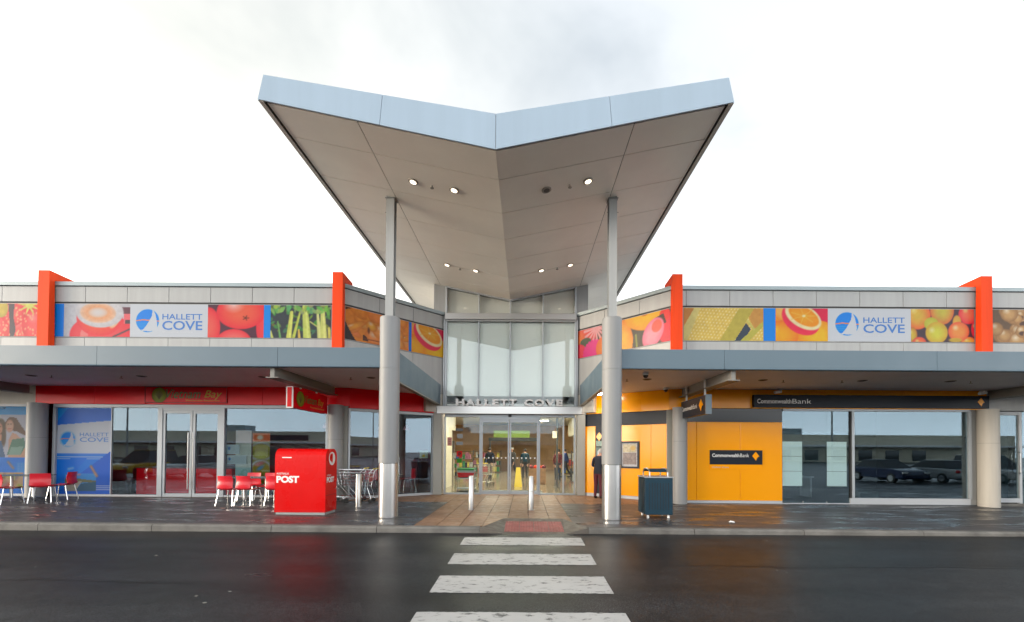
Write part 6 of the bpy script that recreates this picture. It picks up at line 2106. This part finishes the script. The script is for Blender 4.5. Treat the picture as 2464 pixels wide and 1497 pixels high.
# caution sign
cs = thing('caution_sign', 'yellow wet floor caution sign inside the doors', 'sign', (0.25, 18.6, 0))
MB().add([(0.08, 18.45, 0.01), (0.42, 18.45, 0.01), (0.34, 18.58, 0.85), (0.16, 18.58, 0.85), (0.08, 18.47, 0.01), (0.42, 18.47, 0.01), (0.34, 18.60, 0.85), (0.16, 18.60, 0.85)],
         [(0, 1, 2, 3), (7, 6, 5, 4), (0, 4, 5, 1), (1, 5, 6, 2), (2, 6, 7, 3), (3, 7, 4, 0)]).build('front_leaf', 'wetyellow', cs)
MB().add([(0.08, 18.78, 0.01), (0.42, 18.78, 0.01), (0.34, 18.62, 0.85), (0.16, 18.62, 0.85), (0.08, 18.80, 0.01), (0.42, 18.80, 0.01), (0.34, 18.64, 0.85), (0.16, 18.64, 0.85)],
         [(0, 1, 2, 3), (7, 6, 5, 4), (0, 4, 5, 1), (1, 5, 6, 2), (2, 6, 7, 3), (3, 7, 4, 0)]).build('rear_leaf', 'wetyellow', cs)
ds = thing('display_stand', 'orange and brown display stand inside the doors', 'stand', (1.0, 20.4, 0))
MB().box(0.75, 1.55, 20.2, 20.8, 0.0, 0.75).build('crate', mat('crate_brown', (0.38, 0.20, 0.09), 0.6, var=0.3, vscale=6), ds, bevel=0.02)
for k in range(12):
    x, y = 0.85 + 0.2 * (k % 4), 20.3 + 0.18 * (k // 4)
    bmx = bmesh.new()
    bmesh.ops.create_icosphere(bmx, subdivisions=2, radius=0.1)
    bmx_m = bpy.data.meshes.new('fruit')
    bmx.to_mesh(bmx_m)
    bmx.free()
    bmx_m.materials.append(M['fin'] if k % 3 else M['maroon'])
    oo = bpy.data.objects.new('fruit', bmx_m)
    oo.parent = ds
    oo.location = (x - 1.0, y - 20.4, 0.80)
    COL.objects.link(oo)
dp = thing('dark_pillar', 'slim dark pillar inside the doors on the bank side', 'pillar', (2.05, 18.0, 0))
MB().lathe((1.95, 18.6, 0), [(0.06, 0), (0.05, 0.03), (0.05, 3.195)], 16).build('shaft', 'intdark', dp, smooth=True)
MB().box(1.80, 2.10, 18.45, 18.75, 0.004, 0.02).build('base_plate', 'intdark', dp)
MB().box(1.75, 1.93, 18.5, 18.7, 2.15, 2.45).build('lamp_box', 'intwall', dp)
people = (((-1.4, 23.5), 0.3, 'jacket', 'shoe', 'darkhair', 'walk', 'person in black walking inside the mall near the restaurant side'), ((-0.2, 25.5), 2.6, 'intdark', 'jacket', 'hair', 'walk', 'grey haired person in dark clothes in the middle of the mall'),
          ((0.55, 24.2), 0.1, 'binblue', 'shoe', 'darkhair', 'stand', 'person in a dark teal top standing in the mall'), ((2.3, 22.6), -0.4, 'maroon', 'jacket', 'darkhair', 'stand', 'person in a maroon top inside the mall on the bank side'),
          ((3.0, 25.5), 1.4, 'logo', 'jacket', 'darkhair', 'walk', 'person in a blue top far inside the mall'))
M['logo'] = mat('blue_top', (0.03, 0.06, 0.22), 0.8)
for (x, y), rz_, top, tro, hr, pose, lab in people:
    make_person(lab, (x, y, 0.004), rz_, ('skin', top, tro, 'shoe', hr), pose, random.uniform(1.62, 1.76), 'people inside the mall')
dup(tr, (-1.2, 19.4, 0.005), 1.2, 'chrome shopping trolley standing inside the mall doors')
# stickers on the entrance panes
FD = Frame((0, 15.343), (1, 15.343))
stk = [(-1.97, 2.28, 0.26, 0.10, (150, 155, 158), 'grey opening hours sticker on the fixed door pane'), (-1.92, 2.02, 0.20, 0.16, (205, 208, 210), 'square white sticker on the fixed door pane'),
       (-1.95, 1.78, 0.24, 0.12, (190, 196, 200), 'small white text sticker on the fixed door pane'), (-1.93, 1.36, 0.20, 0.20, (225, 30, 28), 'round red prohibition sticker on the fixed door pane'),
       (-1.92, 1.13, 0.18, 0.16, (60, 160, 50), 'green sticker below the red one on the fixed door pane'), (-2.27, 1.75, 0.16, 0.30, (225, 160, 150), 'pink notice at the edge of the fixed door pane')]
for x, z, w, h, c, lab in stk:
    a = Art(w, h, c, 0.012)
    a.sf = 0.08
    if c[0] == 225 and c[1] == 30:
        a.ell(0.5, 0.5, 0.28, 0.28, (60, 30, 30)).seg((0.25, 0.75), (0.75, 0.25), 0.1, (225, 30, 28))
    else:
        for k in range(3):
            a.seg((0.15, 0.25 + 0.25 * k), (a.A - 0.15, 0.25 + 0.25 * k), 0.08, tuple(q * 0.72 for q in c))
    tag(a.build('door_sticker', FD, x, z, 0.0, thick=0.001), lab, 'sticker', 'stickers on the entrance glass')

# ------------------------------------------------------------------ restaurant and bank interiors
ct = thing('restaurant_counter', 'dark red counter inside the restaurant windows', 'counter', (-11.5, 15.2, 0.055))
MB().box(-12.5, -9.3, 14.25, 14.75, 0.055, 0.92).build('front', 'red', ct)
MB().box(-12.55, -9.25, 14.2, 14.8, 0.92, 0.96).build('worktop', 'maroon', ct)
bb = thing('bench_seat', 'dark red bench seat deep inside the restaurant', 'bench', (-7, 17.6, 0.055))
MB().box(-8.6, -4.0, 17.4, 18.0, 0.055, 0.5).build('seat', 'maroon', bb)
MB().box(-8.6, -4.0, 17.9, 18.1, 0.5, 1.2).build('backrest', 'maroon', bb)
for i, (x, y) in enumerate(((-6.6, 15.2), (-4.9, 16.0), (-4.0, 16.2))):
    pd = thing('pendant_lamp', 'small pink pendant lamp hanging inside the restaurant, %s from the street' % ('first', 'second', 'third')[i], 'lamp', (x, y, 3.5))
    MB().cyl((x, y, 2.55), (x, y, 3.5), 0.006, seg=6).build('cord', 'rubber', pd)
    MB().lathe((x, y, 2.35), [(0.13, 0), (0.11, 0.08), (0.04, 0.17), (0.015, 0.2)], 18).build('shade', mat('pink_shade', (0.75, 0.35, 0.42), 0.5) if 'pink_shade' not in bpy.data.materials else bpy.data.materials['pink_shade'], pd, smooth=True)
for i, (x, y, r_) in enumerate(((-5.0, 15.3, 0.4), (-3.9, 16.1, 2.2), (-6.3, 15.6, 1.0))):
    dup(c0, (x, y, 0.055), r_, 'red cafe chair inside the restaurant, %s from the street' % ('first', 'third', 'second')[i])
dsk = thing('bank_desk', 'pale desk inside the bank windows', 'desk', (9.8, 15.5, -0.02))
MB().box(8.8, 10.9, 15.2, 15.9, 0.68, 0.73).build('desktop', 'whitemetal', dsk)
for x in (8.85, 10.8):
    MB().box(x, x + 0.05, 15.25, 15.85, -0.02, 0.68).build('leg_panel', 'whitemetal', dsk)
MB().box(9.3, 9.9, 15.6, 15.63, 0.80, 1.15).build('monitor', 'navy', dsk)

# ================================================================== ACROSS THE CAR PARK (seen mirrored in the glass)
ZC = rz_road(-10)
ob = thing('retail_building', 'long beige retail building across the car park, mirrored in the windows', 'building', (0, -68, ZC))
MB().box(-110, 110, -82, -68, ZC, 5.6).build('wall', mat('far_beige', (0.62, 0.56, 0.44), 0.7, var=0.1, vscale=0.3), ob)
MB().box(-110, 110, -68, -65.5, 2.9, 3.3).build('awning', 'soffit', ob)
for k in range(30):
    x = -87 + k * 6
    MB().box(x, x + 3.0, -67.98, -67.9, ZC + 0.3, 2.2).build('window', 'carglass', ob)
MB().box(-60, -48, -67.9, -67.7, 3.6, 4.8).build('sign_panel', 'navy', ob)
MB().box(20, 28, -67.9, -67.7, 3.6, 4.8).build('sign_panel', 'postred', ob)
for k in range(6):
    x = -70 + k * 26
    MB().box(x, x + 5, -76, -72, 5.6, 7.2).build('roof_unit', 'coping', ob)


def make_car(label, paint, van=False):
    t = thing('parked_car', label, 'car', (0, 0, 0), 0, 'cars parked across the road')
    H1 = 1.75 if van else 1.42
    # side profile (y = length, z), nose at +y
    low = [(-2.15, 0.28), (-2.2, 0.55), (-2.12, 0.88), (-1.2, 0.93), (0.95, 0.93), (1.95, 0.80), (2.15, 0.58), (2.12, 0.28)]
    w = 0.86
    mb = MB()
    mb.prism(low, lambda a, b, x: (x, a, b), -w, w)
    mb.build('body', paint, t, local=True, bevel=0.06, smooth=True)
    cab = [(-2.0 if van else -1.75, 0.9), (-1.85 if van else -1.15, H1), (0.15, H1), (1.05, 0.9)]
    mb = MB()
    n = 4
    vs = [(-0.80 if z < 1 else -0.62, y, z) for y, z in cab] + [(0.80 if z < 1 else 0.62, y, z) for y, z in cab]
    mb.add(vs, [(0, 1, 2, 3), (7, 6, 5, 4), (0, 4, 5, 1), (1, 5, 6, 2), (2, 6, 7, 3)])
    mb.build('windows', 'carglass', t, local=True, bevel=0.03)
    MB().box(-0.60, 0.60, cab[1][0], cab[2][0], H1 - 0.01, H1 + 0.03).build('roof', paint, t, local=True, bevel=0.02)
    for y in (-1.35, 1.35):
        for sx in (-1, 1):
            wl = MB().cyl((sx * 0.70, y, 0.31), (sx * 0.90, y, 0.31), 0.31, seg=20).build('wheel', 'rubber', t, local=True, smooth=True)
            MB().cyl((sx * 0.895, y, 0.31), (sx * 0.915, y, 0.31), 0.19, seg=14).build('rim', 'alu', wl, local=True, smooth=True)
    for sx in (-1, 1):
        MB().box(sx * 0.66 - 0.16, sx * 0.66 + 0.16, 2.08, 2.17, 0.62, 0.74).build('headlight', 'head', t, local=True, bevel=0.02)
        MB().box(sx * 0.70 - 0.12, sx * 0.70 + 0.12, -2.22, -2.13, 0.66, 0.84).build('taillight', 'tail', t, local=True, bevel=0.02)
    MB().box(-0.25, 0.25, -2.23, -2.19, 0.50, 0.61).build('number_plate', 'white', t, local=True)
    return t


cars = [('white', 'white hatchback mirrored in the restaurant door', -21.4, 0), ('silver', 'silver hatchback mirrored in the restaurant windows', -18.2, 0), ('taxi', 'yellow van mirrored beside the restaurant door', -25.2, 1), ('red', 'red hatchback mirrored behind the post box', -15.2, 0),
        ('silver2', 'silver sedan mirrored in the large bank window', 27.6, 0), ('navyc', 'dark blue hatchback mirrored in the bank window', 24.2, 0), ('white2', 'white van mirrored in the bank window', 31.2, 1), ('greyc', 'grey hatchback parked beyond the yellow van', -29.0, 0)]
paints = dict(white=(0.75, 0.75, 0.74), white2=(0.7, 0.7, 0.7), silver=(0.45, 0.46, 0.47), silver2=(0.42, 0.44, 0.46), taxi=(0.8, 0.45, 0.02), red=(0.45, 0.02, 0.02), navyc=(0.02, 0.03, 0.08), greyc=(0.15, 0.15, 0.16))
for pn, lab, x, van in cars:
    m = mat('car_paint_' + pn, paints[pn], 0.2, coat=0.6)
    c = make_car(lab, m, bool(van))
    y = -1.4 + random.uniform(-0.4, 0.4)
    c.location = (x, y, rz_road(y))
    c.rotation_euler = (0, 0, random.uniform(-0.03, 0.03) + (math.pi if pn in ('silver2', 'red') else 0))
for x, lab in ((-17.5, 'grey lamp post in the car park mirrored left of the post box'), (-38, 'grey lamp post in the car park mirrored by the column'), (30, 'grey lamp post in the car park mirrored in the bank window')):
    lp = thing('lamp_post', lab, 'lamp post', (x, -14, ZC))
    MB().cyl((x, -14, ZC), (x, -14, 8.5), 0.09, 0.06, seg=10).build('pole', 'post', lp, smooth=True)
    MB().tube([(x, -14, 8.4), (x + 0.5, -14, 8.6), (x + 1.2, -14, 8.65)], 0.04, 6).build('arm', 'post', lp)
    MB().box(x + 1.1, x + 1.6, -14.12, -13.88, 8.6, 8.7).build('lamp_head', 'post', lp)


def make_tree(label, x, y, h, r):
    t = thing('tree', label, 'tree', (x, y, ZC))
    tk = MB()
    tk.cyl((x, y, ZC), (x + 0.1, y, ZC + h * 0.45), 0.2, 0.12, seg=10)
    for k in range(6):
        a = k * 1.05
        tk.cyl((x + 0.1, y, ZC + h * 0.40), (x + r * 0.6 * math.cos(a), y + r * 0.6 * math.sin(a), ZC + h * (0.62 + 0.04 * k)), 0.08, 0.02, seg=6)
    tk.build('trunk', 'bark', t)
    cr = MB()
    for k in range(70):
        u = rng.normal(size=3)
        u /= np.linalg.norm(u)
        q = rng.uniform(0.3, 1) ** 0.5
        c = Vector((x + u[0] * r * q, y + u[1] * r * q, ZC + h * 0.66 + u[2] * h * 0.30 * q))
        for j in range(26):
            p = c + Vector(rng.normal(scale=0.32, size=3))
            d1 = Vector(rng.normal(size=3)).normalized() * 0.14
            d2 = d1.orthogonal().normalized() * 0.08
            cr.add([p - d1, p + d2, p + d1, p - d2], [(0, 1, 2, 3)])
    cr.build('crown', 'foliage', t)


make_tree('leafy tree mirrored in the narrow bank window', 20.5, -16, 6.0, 2.6)
make_tree('leafy tree mirrored beside the bank window edge', 23.5, -17, 5.4, 2.2)
